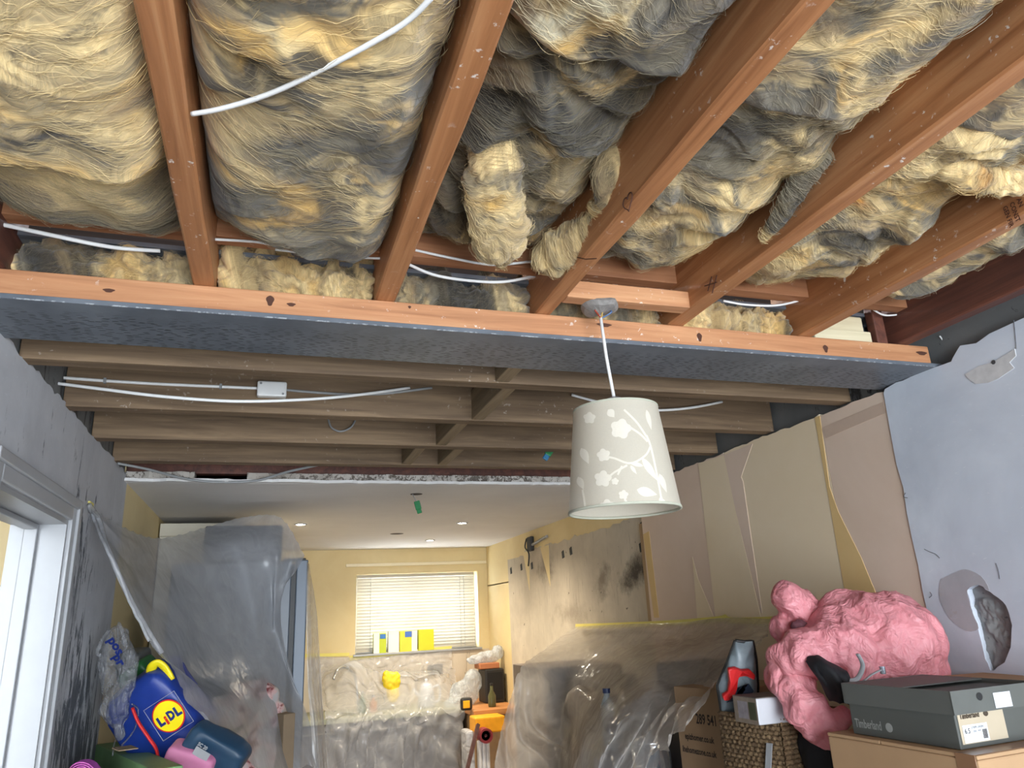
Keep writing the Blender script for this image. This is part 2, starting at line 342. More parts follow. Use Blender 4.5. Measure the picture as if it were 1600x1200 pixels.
# kitchen side of the right wall: cream paint over, stripped plaster below
def mat_mould():
    k = N('mouldy_stripped_plaster')
    a = k.noise(k.pos, 3, 5, .6, .3); c = k.mix(k.ramp(a, [(.3, (0,)*3), (.7, (1,)*3)]), srgb(176, 166, 150), srgb(204, 194, 176))
    v = k.noise(k.scaled((10, 10, .9)), 4, 6, .7, .3); c = k.mix(k.ramp(v, [(.58, (0,)*3), (.7, (.55,)*3)]), c, srgb(120, 110, 98))
    sx = k.n('SeparateXYZ'); k.l(k.pos, sx.inputs[0])
    def blob(y, z, ry, rz, lo, hi, cc, amt, rot=0):
        dy = k.math('SUBTRACT', sx.outputs[1], y); dz = k.math('SUBTRACT', sx.outputs[2], z)
        dy = k.math('ADD', dy, k.math('MULTIPLY', dz, rot))
        d = k.math('ADD', k.math('POWER', k.math('ABSOLUTE', k.math('DIVIDE', dy, ry)), 2), k.math('POWER', k.math('ABSOLUTE', k.math('DIVIDE', dz, rz)), 2))
        d = k.math('ADD', k.math('SQRT', d), k.math('MULTIPLY', k.math('SUBTRACT', k.noise(k.pos, 9, 6, .75), .5), 2.2))
        return k.mix(k.ramp(d, [(lo, (amt,)*3), (hi, (0,)*3)]), c_[0], cc)
    c_ = [c]
    for q in ((4.14, CZ+.22, .22, .14, .2, 1.1, srgb(66, 58, 50), .95, .9), (4.6, CZ+.2, .16, .16, .1, .9, srgb(104, 92, 80), .7, .6), (5.7, CZ+.36, .3, .13, .1, .9, srgb(110, 98, 86), .7, 0), (5.2, CZ+.0, .5, .10, .1, .9, srgb(140, 126, 110), .6, 0)):
        c_[0] = blob(*q)
    sp = k.noise(k.pos, 16, 2, .5); c = k.mix(k.ramp(sp, [(.72, (0,)*3), (.75, (.8,)*3)]), c_[0], srgb(70, 64, 58))
    k.col(c); k.set(Roughness=.85); k.bump(v, .3, .006); return k.m
M_['mould'] = mat_mould()
skin('stripped_plaster', [(3.93, 0), (6.68, 0), (6.68, CZ+.505), (6.35, CZ+.50), (6.3, CZ+.51), (6.22, CZ+.50)]+ragged(6.2, 3.93, CZ+.535, .015, .05, 8), 2.14, 2.125, M_['mould'])
S(MB().box((2.128, 3.93, CZ+.3), (2.27, YB, TOP)).build('wall_right_kitchen', M_['cream']))
S(MB().box((2.128, 3.95, 0), (2.27, YB, CZ+.31)).build('wall_right_corner', M_['cream']))
skin('torn_paint', [(6.22, CZ+.53), (6.05, CZ+.53), (6.1, CZ+.20)], 2.1255, 2.1235, M_['cream'])
skin('torn_paint', [(5.78, CZ+.53), (5.58, CZ+.53), (5.60, CZ+.21)], 2.1255, 2.1235, M_['cream'])
skin('chase', [(6.02, CZ+.53), (5.80, CZ+.53), (5.80, CK), (6.02, CK)], 2.131, 2.128, M_['bare'])
for q in ((3.98, .48), (4.02, .36), (5.28, .43), (5.12, .44), (6.0, .40), (6.58, .40), (6.28, .41)):
    skin('adhesive_dab', [(q[0]-.02, CZ+q[1]-.025), (q[0]+.02, CZ+q[1]-.03), (q[0]+.026, CZ+q[1]+.02), (q[0]-.01, CZ+q[1]+.03)], 2.127, 2.121, flat('grey_adhesive_dab', srgb(60, 62, 62), .8))
skin('corner_batten', [(3.90, CZ-.1), (3.98, CZ-.1), (3.98, CZ+.49), (3.90, CZ+.49)], 2.128, 2.10, wood('bare_batten', srgb(150, 120, 86), srgb(176, 146, 108), srgb(194, 166, 128), 'z'))
# back wall with the window opening
WX0, WX1, WZ0, WZ1 = .818, 2.025, CZ-.272, CZ+.455
wb = MB(); wb.box((-.8, YB, 0), (WX0, YB+.25, TOP)).box((WX1, YB, 0), (2.3, YB+.25, TOP)).box((WX0, YB, 0), (WX1, YB+.25, WZ0)).box((WX0, YB, WZ1), (WX1, YB+.25, TOP))
wb = S(wb.build('wall_back', M_['cream']))
MB().box((.1, YB-.006, .9), (2.12, YB+.01, CZ-.29)).build('bare_strip', M_['bare'], wb)
S(MB().box((-.8, -2.80, 0), (-.56, -2.7, TOP)).box((2.0, -2.80, 0), (2.3, -2.7, TOP)).box((-.56, -2.80, 2.3), (2.0, -2.7, TOP)).build('wall_rear', M_['wall_blue']))
# kitchen ceiling with a broken front edge
ce = S(MB().box((-.7, YK+.03, CK), (2.2, YB+.1, CK+.015)).build('ceiling', M_['ceil']))
edge = ragged(XL, XR+.04, YK, .016, .03, 11)
MB().prism([(x, y, CK+.0005) for x, y in edge]+[(XR+.04, YK+.06, CK+.0005), (XL, YK+.06, CK+.0005)], (0, 0, .0145)).build('ceiling_edge', M_['ceil'], ce)
for i, (a, b, dy) in enumerate(((XL, -.36, .0), (-.12, .9, .012), (.9, 1.6, 0.004), (1.6, XR+.04, .015))):
    e2 = ragged(a, b, YK+.01+dy, .014, .025, 20+i)
    MB().prism([(x, y, CK+.016) for x, y in e2]+[(b, YK+.1, CK+.016), (a, YK+.1, CK+.016)], (0, 0, .034)).build('broken_plasterboard', M_['gypsum'], ce)
MB().lathe([(.055, 0), (.055, -.0008)], (.994, 6.089, CK), 24).build('hole_shade_disc', flat('dark_hole', srgb(70, 58, 46), .9), ce)  # flat disc on the ceiling; the shade inside the opening is its colour
# door 1: white lining, stop and architrave in the left wall, hall beyond
M_['door_gloss'] = flat('door_gloss_paint', srgb(142, 144, 147), .35, .03)
dr = S(MB().box((-.82, YD1-.028, 0), (-.655, YD1, ZD)).build('door_1', M_['door_gloss']), 'white glossed doorway lining in the grey left wall')
g = M_['door_gloss']
MB().box((-.82, YD0, ZD-.028), (-.655, YD1-.028, ZD)).build('head_lining', g, dr)
MB().box((-.82, YD0, 0), (-.655, YD0+.028, ZD)).build('jamb_lining', g, dr)
MB().box((-.775, YD1-.046, 0), (-.735, YD1-.028, ZD-.028)).build('door_stop', g, dr, bevel=.003)
MB().box((-.775, YD0+.028, ZD-.046), (-.735, YD1-.046, ZD-.028)).build('door_stop', g, dr, bevel=.003)
g = M_['gloss']
for nm, a, b in (('architrave', (-.66, YD1-.012, 0), (-.642, YD1+.066, ZD+.066)), ('architrave', (-.66, YD0-.06, 0), (-.642, YD0+.012, ZD+.066)), ('architrave', (-.66, YD0+.012, ZD-.012), (-.642, YD1-.012, ZD+.066))):
    q = MB().box(a, b).build(nm, g, dr, bevel=.005)
MB().box((-.644, YD1+.03, 0), (-.632, YD1+.062, ZD+.062)).build('architrave_moulding', g, dr, bevel=.004)
MB().box((-.644, YD0-.06, ZD+.03), (-.632, YD1+.03, ZD+.062)).build('architrave_moulding', g, dr, bevel=.004)
M_['hall'] = plaster('peeling_hall_wall', srgb(196, 176, 134), srgb(214, 196, 154), srgb(104, 106, 104), .68, (5, 5, 2), (2, 2.05, 1.7, -.12, .16))
S(MB().box((-2.0, 3.5, 0), (-.8, 3.6, 2.8)).box((-2.1, .6, 0), (-2.0, 3.6, 2.8)).build('wall_hall', M_['hall']))
S(MB().box((-2.1, .6, 2.5), (-.8, 3.6, 2.55)).build('ceiling_hall', M_['ceil']))

# ------------------------------------------------------------------ timbers and steel over the opening
def beam(name, a, b, mat, label=None, cat=None, group=None, parent=None, bevel=.003, wob=0.0, seed=0):
    return tag(MB().box(a, b).build(name, mat, parent, bevel=bevel), label, cat, group)
JX = [(-.655, -.600), (-.209, -.159), (.232, .282), (.671, .721), (1.093, 1.143), (1.557, 1.607), (1.946, 1.996)]
JL = ['dark stained ceiling joist hard against the left wall', 'orange ceiling joist, the leftmost of the long bare ones', 'orange ceiling joist left of the torn drooping insulation', 'orange ceiling joist with a heart pencilled on it, above the pendant',
      'wide reddish ceiling joist right of the pendant batten', 'reddish ceiling joist with a black stamp near the frame edge', 'dark ceiling joist alongside the blue grey right wall']
def joist_mesh(x0, x1, seed):
    n = 44; ys = np.linspace(-2.69, 1.868, n); G = []
    for i, y in enumerate(ys):
        a = .0035*n2(np.array([y*3.1+seed*5]), np.array([seed*1.7]))[0]; b = .0035*n2(np.array([y*3.7+seed*3]), np.array([seed*2.7+9]))[0]; e = .0045
        q = [(x0+a, H+e), (x0+a+e, H), (x1+b-e, H), (x1+b, H+e), (x1+b, TOP-.002), (x0+a, TOP-.002)]
        G.append([(x, y, z) for x, z in q])
    m = MB(); m.grid(np.array(G), True); k = len(m.v); m.f += [tuple(range(6)), tuple(range(k-6, k))]; return m
joists = []
for i, ((x0, x1), lb) in enumerate(zip(JX, JL)):
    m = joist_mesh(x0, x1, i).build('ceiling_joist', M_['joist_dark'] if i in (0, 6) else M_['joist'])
    joists.append(tag(m, lb, 'joist', 'bare ceiling joists of the near room'))
# marks on the joists
ink = flat('black_pencil', srgb(70, 38, 26), .8)
def mark(pts3, r, par): return MB().tube(pts3, r, 5).build('pencil_mark', ink, par)
def on_j(px, py, X): return PX(px, py, X)
t = np.linspace(0, 2*np.pi, 40)
hc = PX(981, 316, .669); hx = 16*np.sin(t)**3; hy = 13*np.cos(t)-5*np.cos(2*t)-2*np.cos(3*t)-np.cos(4*t)
mark([hc+np.array([0, -u*.0013, v*.0013]) for u, v in zip(hx, hy)], .0012, joists[3])
mark([PX(a, b, .670) for a, b in ((902, 402), (915, 405), (932, 404))], .0012, joists[3])
for seg in (((1112, 432), (1106, 455)), ((1120, 430), (1113, 458)), ((1101, 447), (1120, 441)), ((1222, 270), (1232, 300))):
    mark([PX(a, b, 1.092) for a, b in seg], .0014, joists[4])
def text_mesh(body, size, align='LEFT', bold=0.0):
    c = bpy.data.curves.new('t', 'FONT'); c.body = body; c.size = size; c.align_x = align; c.offset = bold; c.resolution_u = 2
    o = bpy.data.objects.new('t', c); col.objects.link(o); bpy.context.view_layer.update()
    me = bpy.data.meshes.new_from_object(o.evaluated_get(bpy.context.evaluated_depsgraph_get()))
    V = np.array([v.co[:] for v in me.vertices]); F = [tuple(p.vertices) for p in me.polygons]
    bpy.data.objects.remove(o); bpy.data.curves.remove(c); bpy.data.meshes.remove(me); return V, F
def lettering(body, size, origin, xa, ya, mat, parent, name='lettering', align='LEFT', sx=1.0, bold=0.0, lift=.0008):
    V, F = text_mesh(body, size, align, bold); xa = np.array(xa, float); xa /= np.linalg.norm(xa); ya = np.array(ya, float); ya /= np.linalg.norm(ya)
    nz = np.cross(xa, ya); o = np.array(origin)+nz*lift
    m = MB(); m.add([o+xa*(v[0]*sx)+ya*v[1] for v in V], F); return m.build(name, mat, parent, fix=False)
for i, s_ in enumerate(('CONST', 'GEN FIR')):
    lettering(s_, .016, PX(1574+8*i-10, 330+0*i, 1.556), (0, -.25, -1), (0, 1, -.25), ink, joists[5], 'stamp', bold=.0004, lift=.001) if False else None
st0 = PX(1578, 318, 1.556)
for i, s_ in enumerate(('AN', 'CONST', 'GEN FIR')):
    lettering(s_, .015, st0+np.array([0, .017*(i-1), 0]), (0, -.05, -1), (0, -1, .05), ink, joists[5], 'stamp', bold=.0004, lift=.001)
plate = tag(MB().box((-.66, 1.760, C0+.0125), (2.075, 1.862, H-.0005)).build('wall_plate', M_['plate'], bevel=.003), 'long sawn pine timber along the front of the steel beam', 'timber')
kn = flat('dark_knot', srgb(78, 46, 32), .8)
for px, py, rx, rz in ((170, 454, .012, .005), (455, 476, .010, .005), (422, 470, .009, .014), (1093, 527, .008, .014), (1290, 545, .009, .013), (944, 508, .022, .006), (1440, 552, .022, .007), (640, 480, .004, .004)):
    c = PY(px, py, 1.7595); MB().add([c+np.array([rx*math.cos(a)*(1+.25*math.sin(3*a)), -.0004, rz*math.sin(a)]) for a in np.linspace(0, 2*np.pi, 18, endpoint=False)], [tuple(range(18))]).build('knot', kn, plate, fix=False)
st = MB().box((-.67, 1.760, C0), (2.12, 2.020, C0+.012)).box((-.67, 1.885, C0+.012), (2.12, 1.895, C0+.18)).box((-.67, 1.80, C0+.18), (2.12, 1.98, C0+.192)).build('steel_beam', M_['steel'])
tag(st, 'dark grey painted steel beam spanning the knocked through opening', 'steel beam')
NL = ['short orange noggin above the white cable, far left bay', 'orange noggin in the bay left of the torn insulation', 'orange noggin behind two looping white cables', 'orange noggin behind the pendant batten', 'orange noggin between the two reddish joists', 'short dark red noggin in the last bay by the wall']
for i in range(6):
    tag(MB().box((JX[i][1], 1.690, CZ+.90), (JX[i+1][0], 1.735, CZ+.985)).build('noggin', M_['noggin'], bevel=.002), NL[i], 'noggin', 'noggins across the joist ends')
pb = tag(MB().box((JX[3][1]-.0, 1.640, H+.002), (JX[4][0]+.0, 1.685, H+.052)).build('pendant_batten', M_['plate'], bevel=.003), 'pale batten between joists carrying the pendant rose', 'batten')
off = wood('pale_offcut', srgb(196, 184, 150), srgb(214, 204, 172), srgb(226, 218, 190), 'x', .7)
o1 = PY(1285, 522, 1.80); o2 = PY(1372, 527, 1.80)
tag(MB().box((1.63, 1.775, H), (1.86, 1.86, H+.042)).build('timber_offcut', off, bevel=.004), 'pale timber offcut lying on the wall plate, lower of two', 'offcut', 'offcuts by the right wall')
tag(MB().box((1.66, 1.79, H+.044), (1.85, 1.87, H+.10)).build('timber_offcut', off, bevel=.006), 'pale rounded timber offcut lying on another offcut', 'offcut', 'offcuts by the right wall')
tag(MB().box((1.872, 1.765, H), (1.915, 1.80, H+.13)).build('timber_stub', M_['joist_dark'], bevel=.004), 'short dark upright stub standing beside the pale offcuts', 'timber')
# far (treated) joists
FJ = [(2.172, 2.232), (2.645, 2.705), (3.09, 3.15), (3.51, 3.57)]
FL = ['treated joist nearest behind the steel beam', 'treated joist carrying the white junction box', 'treated joist third behind the steel beam', 'treated joist furthest back, before the kitchen ceiling']
for (a, b), lb in zip(FJ, FL):
    tag(MB().box((XL-.01, a, C0), (2.11, b, C0+.172)).build('treated_joist', M_['treated'], bevel=.003), lb, 'joist', 'treated joists behind the steel')
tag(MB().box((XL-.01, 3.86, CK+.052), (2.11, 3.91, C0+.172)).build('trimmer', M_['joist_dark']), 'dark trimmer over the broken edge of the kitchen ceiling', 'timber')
SL = [(.70, 2.022, 2.172, 'stub strut between the steel and first treated joist'), (.745, 2.232, 2.645, 'strut between the first and second treated joists'), (.70, 2.705, 3.09, 'strut between the second and third treated joists'), (.62, 3.15, 3.51, 'pale stained strut left in the last treated bay'), (.80, 3.15, 3.51, 'strut right in the last treated bay')]
for x, a, b, lb in SL:
    tag(MB().box((x-.024, a, C0+.004), (x+.024, b, C0+.12)).build('strut', M_['treated_y'], bevel=.003), lb, 'strut', 'struts between the treated joists')

# ------------------------------------------------------------------ insulation
def mat_insul():
    k = N('dirty_glass_wool'); at = k.n('VertexColor'); at.layer_name = 'Col'
    fl = k.n('Attribute'); fl.attribute_name = 'Flow'
    def fn(sc, scale, det, rough, dist):
        x = k.n('Mapping'); x.inputs['Scale'].default_value = sc; k.l(fl.outputs['Vector'], x.inputs[0]); return k.noise(x.outputs[0], scale, det, rough, dist)
    s1 = fn((5, 38, 5), 1.0, 7, .68, .5); s2 = fn((16, 150, 16), 1.0, 5, .7, .4); bl_ = fn((9, 9, 9), 1.0, 5, .6, 1.0)
    c = k.mix(1, at.outputs[0], k.ramp(s1, [(.26, (.42,)*3), (.5, (.95,)*3), (.74, (1.55,)*3)]), 'MULTIPLY')
    c = k.mix(1, c, k.ramp(s2, [(.3, (.78,)*3), (.7, (1.24,)*3)]), 'MULTIPLY')
    c = k.mix(1, c, k.ramp(bl_, [(.3, (.82,)*3), (.7, (1.14,)*3)]), 'MULTIPLY')
    k.col(c); k.set(Roughness=1.0); k.b.inputs['Specular IOR Level'].default_value = .08
    k.b.inputs['Sheen Weight'].default_value = .3; k.b.inputs['Sheen Roughness'].default_value = .6
    k.bump(k.math('ADD', s1, k.math('MULTIPLY', s2, .5)), .5, .009); return k.m
M_['wool'] = mat_insul()
def mat_fibre():
    k = N('glass_fibres'); at = k.n('VertexColor'); at.layer_name = 'Col'; k.col(at.outputs[0]); k.set(Roughness=.7); k.b.inputs['Specular IOR Level'].default_value = .2; return k.m
M_['fibre'] = mat_fibre()
CREAM, YEL, ORG, GREY, DARK, TAN, PALE = [np.array(srgb(*c)[:3]) for c in ((212, 186, 134), (194, 154, 84), (186, 128, 54), (108, 100, 84), (48, 44, 40), (146, 118, 78), (208, 198, 168))]
def set_flow(o, F3):
    a = o.data.attributes.new('Flow', 'FLOAT_VECTOR', 'POINT'); a.data.foreach_set('vector', np.ascontiguousarray(F3, dtype=np.float32).ravel())
def flow(x, y, seed, ang=0.0):
    wx = fbm2(x*3.2+seed, y*3.2-seed, 3); wy = fbm2(x*3.2-seed*2, y*3.2+seed*1.3, 3)
    wx2 = fbm2(x*9-seed, y*9+seed, 2); wy2 = fbm2(x*9+seed*2, y*9, 2)
    sx, sy = x+.15*wx+.03*wx2, y+.15*wy+.03*wy2; c_, s_ = math.cos(ang), math.sin(ang)
    return np.stack([c_*sx+s_*sy, -s_*sx+c_*sy, 0*sx+seed], -1)
def lerp(a, b, t): return a+(b-a)*t[..., None]
def wool_colour(x, y, seed, cream=.5, dirt=.5, patches=()):
    wx = fbm2(x*3.2+seed, y*3.2-seed, 3); wy = fbm2(x*3.2-seed*2, y*3.2+seed*1.3, 3)
    sx, sy = x+.16*wx, y+.16*wy
    big = fbm2(sx*3.5+seed*3, sy*6+seed, 4); st_ = fbm2(sx*7+seed, sy*30-seed, 4, .6); yl = fbm2(sx*5-seed, sy*5+7*seed, 3)
    a = np.clip(cream+1.1*big+.45*st_, 0, 1)
    c = lerp(np.broadcast_to(GREY, x.shape+(3,)), CREAM, sstep(.15, .85, a))
    c = lerp(c, YEL, sstep(.1, .7, yl)*.7*sstep(.2, .7, a)); c = lerp(c, TAN, sstep(.0, .6, -yl)*.45)
    dk = fbm2(sx*4+31+seed, sy*7-seed*3, 4, .55)+.3*st_
    c = lerp(c, DARK, sstep(.55-dirt*.9, 1.0-dirt*.9, dk)*.88)
    for (qx, qy, r, cc, am) in patches:
        d = np.sqrt((sx-qx)**2+((sy-qy)*1.25)**2)/r+.55*st_
        c = lerp(c, np.array(cc), (1-sstep(.35, 1.15, d))*am)
    return c
def fibres(G, Ccol, seed, n, length, parent, lift=.0035, width=.00030):
    """loose fibres lying on a wool surface: thin ribbons following a swirling flow"""
    r = np.random.RandomState(seed); R_, K = G.shape[:2]; V = []; F = []; CC = []
    du = np.gradient(G, axis=1); dv = np.gradient(G, axis=0); nr = np.cross(du, dv); nr /= np.linalg.norm(nr, axis=2)[..., None]+1e-9
    nr *= -np.sign(((G-CAM)*nr).sum(2)+1e-12)[..., None]
    i = r.uniform(2, R_-3, n); j = r.uniform(2, K-3, n)
    ang = 0; seg = 6; cell = np.linalg.norm(du[R_//2, K//2]); cellv = np.linalg.norm(dv[R_//2, K//2])
    L = length*r.uniform(.4, 1.5, n)/seg; pts = []; cols = []; lf = r.uniform(0, 1, n)**3*lift*3
    off = r.uniform(-.45, .45, n); ph = r.uniform(0, 6.28, n)
    for s in range(seg+1):
        ii = np.clip(i, 0, R_-1).astype(int); jj = np.clip(j, 0, K-1).astype(int); p = G[ii, jj]; nn = nr[ii, jj]
        arch = np.sin(np.pi*s/seg)*.7+.3
        pts.append(p+nn*(.001+lf*arch)[:, None]); cols.append(Ccol[ii, jj])
        a = 2.0*fbm2(p[:, 0]*3.2-seed*2, p[:, 1]*3.2+seed*1.3, 2)+off+.25*np.sin(ph+s*.7)
        j = j+np.cos(a)*L/cell; i = i+np.sin(a)*L/cellv
    pts = np.array(pts); cols = np.array(cols).mean(0); br = r.uniform(.75, 1.25, n)
    wv = np.cross(pts[-1]-pts[0], -FW); wv /= np.linalg.norm(wv, axis=1)[:, None]+1e-9; wv *= (width*r.uniform(.5, 1.4, n))[:, None]
    taper = np.sin(np.linspace(.25, np.pi-.1, seg+1)); A = pts-wv*taper[:, None, None]; B = pts+wv*taper[:, None, None]
    V = np.stack([A, B], 2).transpose(1, 0, 2, 3).reshape(-1, 3); k = 2*(seg+1)
    base = (np.arange(n)*k)[:, None]; q = np.arange(seg)*2
    F = np.stack([base+q, base+q+1, base+q+3, base+q+2], 2).reshape(-1, 4)
    CC = np.clip(np.repeat(lerp(cols, PALE, np.full(n, .12))*br[:, None], k, 0), 0, .95)
    m = MB(); m.v = [tuple(a) for a in V]; m.f = [tuple(a) for a in F.tolist()]
    o = m.build('loose_fibres', M_['fibre'], parent, colors=CC, fix=False); o['kind'] = 'stuff'; return o
def batt(label, x0, x1, y0, y1, zt, depth, seed, cream, dirt, patches=(), lump=.028, near_round=.06, far_round=.13, side=3.0, nf=3500, curl=0.0, skew=0.0, group='glass wool between the near joists', sag=None, lip=0.0, ang=0.12):
    step = .0055; n = max(20, int((y1-y0)/step)); m = max(20, int((x1-x0)/step))
    v = np.linspace(0, 1, n)[:, None]; u = np.linspace(-1, 1, m)[None, :]; u = u+0*v; v = v+0*u
    X = x0+(x1-x0)*(u+1)/2; Y = y0+(y1-y0)*v
    Y = Y+skew*(u)*v+(.035*fbm2(X*5+seed, 0*X+seed, 3))*v
    pu = (1-np.abs(u)**side)
    dy = (1-v)*(y1-y0); pf = np.sqrt(np.clip(1-(1-np.clip(dy/far_round, 0, 1))**2, 0, 1)); dn = v*(y1-y0); pn = np.sqrt(np.clip(1-(1-np.clip(dn/near_round, 0, 1))**2, 0, 1))
    prof = pu**.6*pf*pn
    wx = fbm2(X*4+seed, Y*4, 2)*.06; wy = fbm2(X*4, Y*4-seed, 2)*.06
    b1 = np.sqrt(n2((X+wx)*4.5+seed, (Y+wy)*7-seed)**2+.015); b2 = np.sqrt(n2((X+wx*1.6)*11-seed, (Y+wy*1.6)*17+seed)**2+.02); b3 = fbm2((X+wx)*30, (Y+wy)*60+seed, 3)
    lum = 1.15*b1+.28*b2+.05*b3-.40
    Z = zt-depth*prof*(1+(sag(u, v) if sag else 0))-lump*lum*1.6*np.clip(prof*1.5, .15, 1)-.018*fbm2(X*3+seed*2, Y*3, 2)
    Z = Z-lip*np.exp(-(dy/.05)**2)*pu
    X = X+.012*fbm2(X*9+seed, Y*9, 2)*(1-np.abs(u)**4); Y = Y+.02*fbm2(X*7-seed, Y*7, 2)
    G = np.stack([X, Y, Z], 2); C3 = wool_colour(X, Y, seed, cream, dirt, patches)
    root = MB(); root.grid(G); o = root.build('insulation_batt', M_['wool'], smooth=True, colors=C3.reshape(-1, 3), fix=False)
    set_flow(o, flow(X, Y, seed, ang)); tag(o, label, 'insulation', group); fibres(G, C3, seed, nf, .07, o); return o
def pt(px, py, r, c, am=.9, z=.82): q = PZ(px, py, CZ+z); return (q[0], q[1], r, c, am)
hb = H
batt('thick cream insulation batt, brightest, filling the top left bay', JX[0][1], JX[1][0]+.004, -.35, 1.31, hb+.10, .125, 1, 1.05, .05, [pt(40, 190, .07, GREY, .8), pt(225, 160, .07, TAN, .8), pt(120, 100, .14, CREAM, .6), pt(130, 30, .1, CREAM, .5)], lump=.018, far_round=.035, side=5, lip=.016)
batt('grey insulation batt showing below the bright cream one', JX[0][1], JX[1][0]+.004, 1.20, 1.68, hb+.16, .12, 2, .22, .45, [pt(170, 300, .09, CREAM, .5), pt(60, 290, .08, GREY, .6)], lump=.022, far_round=.10, nf=3000)
batt('mottled yellow and grey insulation batt crossed by a white cable', JX[1][1]-.002, JX[2][0]+.004, -.25, 1.67, hb+.13, .135, 3, .52, .46, [pt(400, 20, .07, YEL), pt(375, 245, .06, CREAM), pt(420, 272, .07, YEL), pt(520, 175, .1, CREAM, .9), pt(430, 110, .06, GREY), pt(575, 250, .08, GREY, .9), pt(592, 150, .035, DARK, .8), pt(570, 295, .07, DARK, .7), pt(480, 345, .14, GREY, .85), pt(660, 60, .05, CREAM, .8), pt(390, 300, .04, YEL, .8)], lump=.026, far_round=.22, side=4)
batt('frayed grey insulation batt with a ragged lip above the drooping tuft', JX[2][1]-.004, JX[3][0]+.004, -.6, .90, hb+.15, .105, 4, .40, .38, [pt(930, 110, .05, YEL, .8), pt(880, 50, .06, PALE, .8)], lump=.018, far_round=.035, skew=.02, lip=.012, nf=3000)
batt('dark sooty insulation batt deep behind the drooping tuft', JX[2][1]-.004, JX[3][0]+.004, .80, 1.67, hb+.19, .09, 5, .30, .70, [pt(880, 250, .1, GREY, .6, .9), pt(940, 330, .07, TAN, .7, .86), pt(720, 340, .05, TAN, .6, .86)], lump=.055, far_round=.22, nf=4500)
batt('beige grey insulation batt, smooth, upper right between joists', JX[3][1]-.004, JX[4][0]+.004, -.8, .94, hb+.16, .10, 6, .46, .25, [pt(1170, 175, .06, CREAM, .7), pt(1290, 60, .06, CREAM, .4)], lump=.018, far_round=.04, skew=-.01, lip=.01, nf=4000)
batt('crumpled grey insulation batt tucked under the smooth beige one', JX[3][1]-.004, JX[4][0]+.004, .86, 1.66, hb+.175, .11, 7, .40, .45, [pt(1080, 385, .05, YEL, .6), pt(1050, 335, .06, CREAM, .5), pt(1100, 250, .06, GREY, .8)], lump=.042, far_round=.2, nf=4000)
batt('greenish beige insulation batt at the right edge of the frame', JX[4][1]-.004, JX[5][0]+.004, -.8, .90, hb+.16, .10, 8, .55, .2, [pt(1570, 190, .1, TAN, .5)], lump=.016, far_round=.05, nf=2000)
batt('orange stained insulation batt between the two reddish joists', JX[4][1]-.004, JX[5][0]+.004, .84, 1.66, hb+.175, .12, 9, .70, .25, [pt(1310, 255, .055, ORG), pt(1345, 250, .05, ORG, .9), pt(1342, 345, .05, ORG, .95), pt(1400, 385, .05, DARK, .7), pt(1240, 400, .08, PALE, .7), pt(1460, 215, .07, CREAM, .6)], lump=.04, far_round=.2, nf=4000)
batt('smoke stained insulation batt in the last bay by the wall', JX[5][1]-.004, JX[6][0]+.004, .4, 1.64, hb+.16, .09, 10, .55, .35, [pt(1480, 420, .06, DARK, .9), pt(1540, 440, .07, GREY, .9)], lump=.03, far_round=.16, nf=3000)

# blobs: ellipsoids fused by a voxel remesh, then crumpled
def fuse(ells, voxel):
    m = MB()
    for (c, ax, rad) in ells:
        nu, nv = 20, 14; G = []
        for j in range(nv+1):
            ph = math.pi*j/nv
            G.append([np.array(c)+rad[0]*math.sin(ph)*math.cos(t)*ax[0]+rad[1]*math.sin(ph)*math.sin(t)*ax[1]+rad[2]*math.cos(ph)*ax[2] for t in np.linspace(0, 2*np.pi, nu, endpoint=False)])
        m.grid(np.array(G), True)
    me = bpy.data.meshes.new('b'); me.from_pydata(m.v, [], m.f); o = bpy.data.objects.new('b', me); col.objects.link(o)
    r = o.modifiers.new('r', 'REMESH'); r.mode = 'VOXEL'; r.voxel_size = voxel
    sm = o.modifiers.new('s', 'SMOOTH'); sm.iterations = 6; sm.factor = .5
    bpy.context.view_layer.update(); dg = bpy.context.evaluated_depsgraph_get(); e = bpy.data.meshes.new_from_object(o.evaluated_get(dg))
    V = np.empty(len(e.vertices)*3); e.vertices.foreach_get('co', V); V = V.reshape(-1, 3); NV = np.empty(len(e.vertices)*3); e.vertices.foreach_get('normal', NV); NV = NV.reshape(-1, 3)
    F = [tuple(p.vertices) for p in e.polygons]; bpy.data.objects.remove(o); bpy.data.meshes.remove(me); bpy.data.meshes.remove(e); return V, NV, F
WAX = (np.array([1., 0, 0]), np.array([0, 1., 0]), np.array([0, 0, 1.])); CAX = (RT, FW, UP)
def wool_clump(label, ells, seed, cream, dirt, patches=(), lump=.02, voxel=.006, group='loose wool stuffed above the wall plate', scale=16):
    V, NV, F = fuse(ells, voxel)
    wp = np.stack([n3(V*7+seed), n3(V*7+seed+40), n3(V*7+seed+80)], 1)*.04
    b = np.sqrt(n3((V+wp)*scale*.8+seed)**2+.015); b2 = np.sqrt(n3((V+wp*1.5)*scale*1.9+seed)**2+.02); f = n3(V*70+seed)
    V2 = V+NV*((b*1.4+b2*.4-.42)*lump+f*.0015)[:, None]
    C3 = wool_colour(V[:, 0]+V[:, 2]*.3, V[:, 1]+V[:, 2]*.6, seed, cream, dirt, patches)
    m = MB(); m.v = [tuple(p) for p in V2]; m.f = F
    o = m.build('insulation_tuft', M_['wool'], smooth=True, colors=C3, fix=False); set_flow(o, flow(V[:, 0]+V[:, 2]*.3, V[:, 1]+V[:, 2]*.6, seed, .5))
    return tag(o, label, 'insulation', group)
def E(px, py, d, rx, ry, rz, ax=None): return (P(px, py, d), ax or CAX, (rx, ry, rz))
def DZ(px, py, z): q = PZ(px, py, CZ+z); return float((q-CAM)@FW)
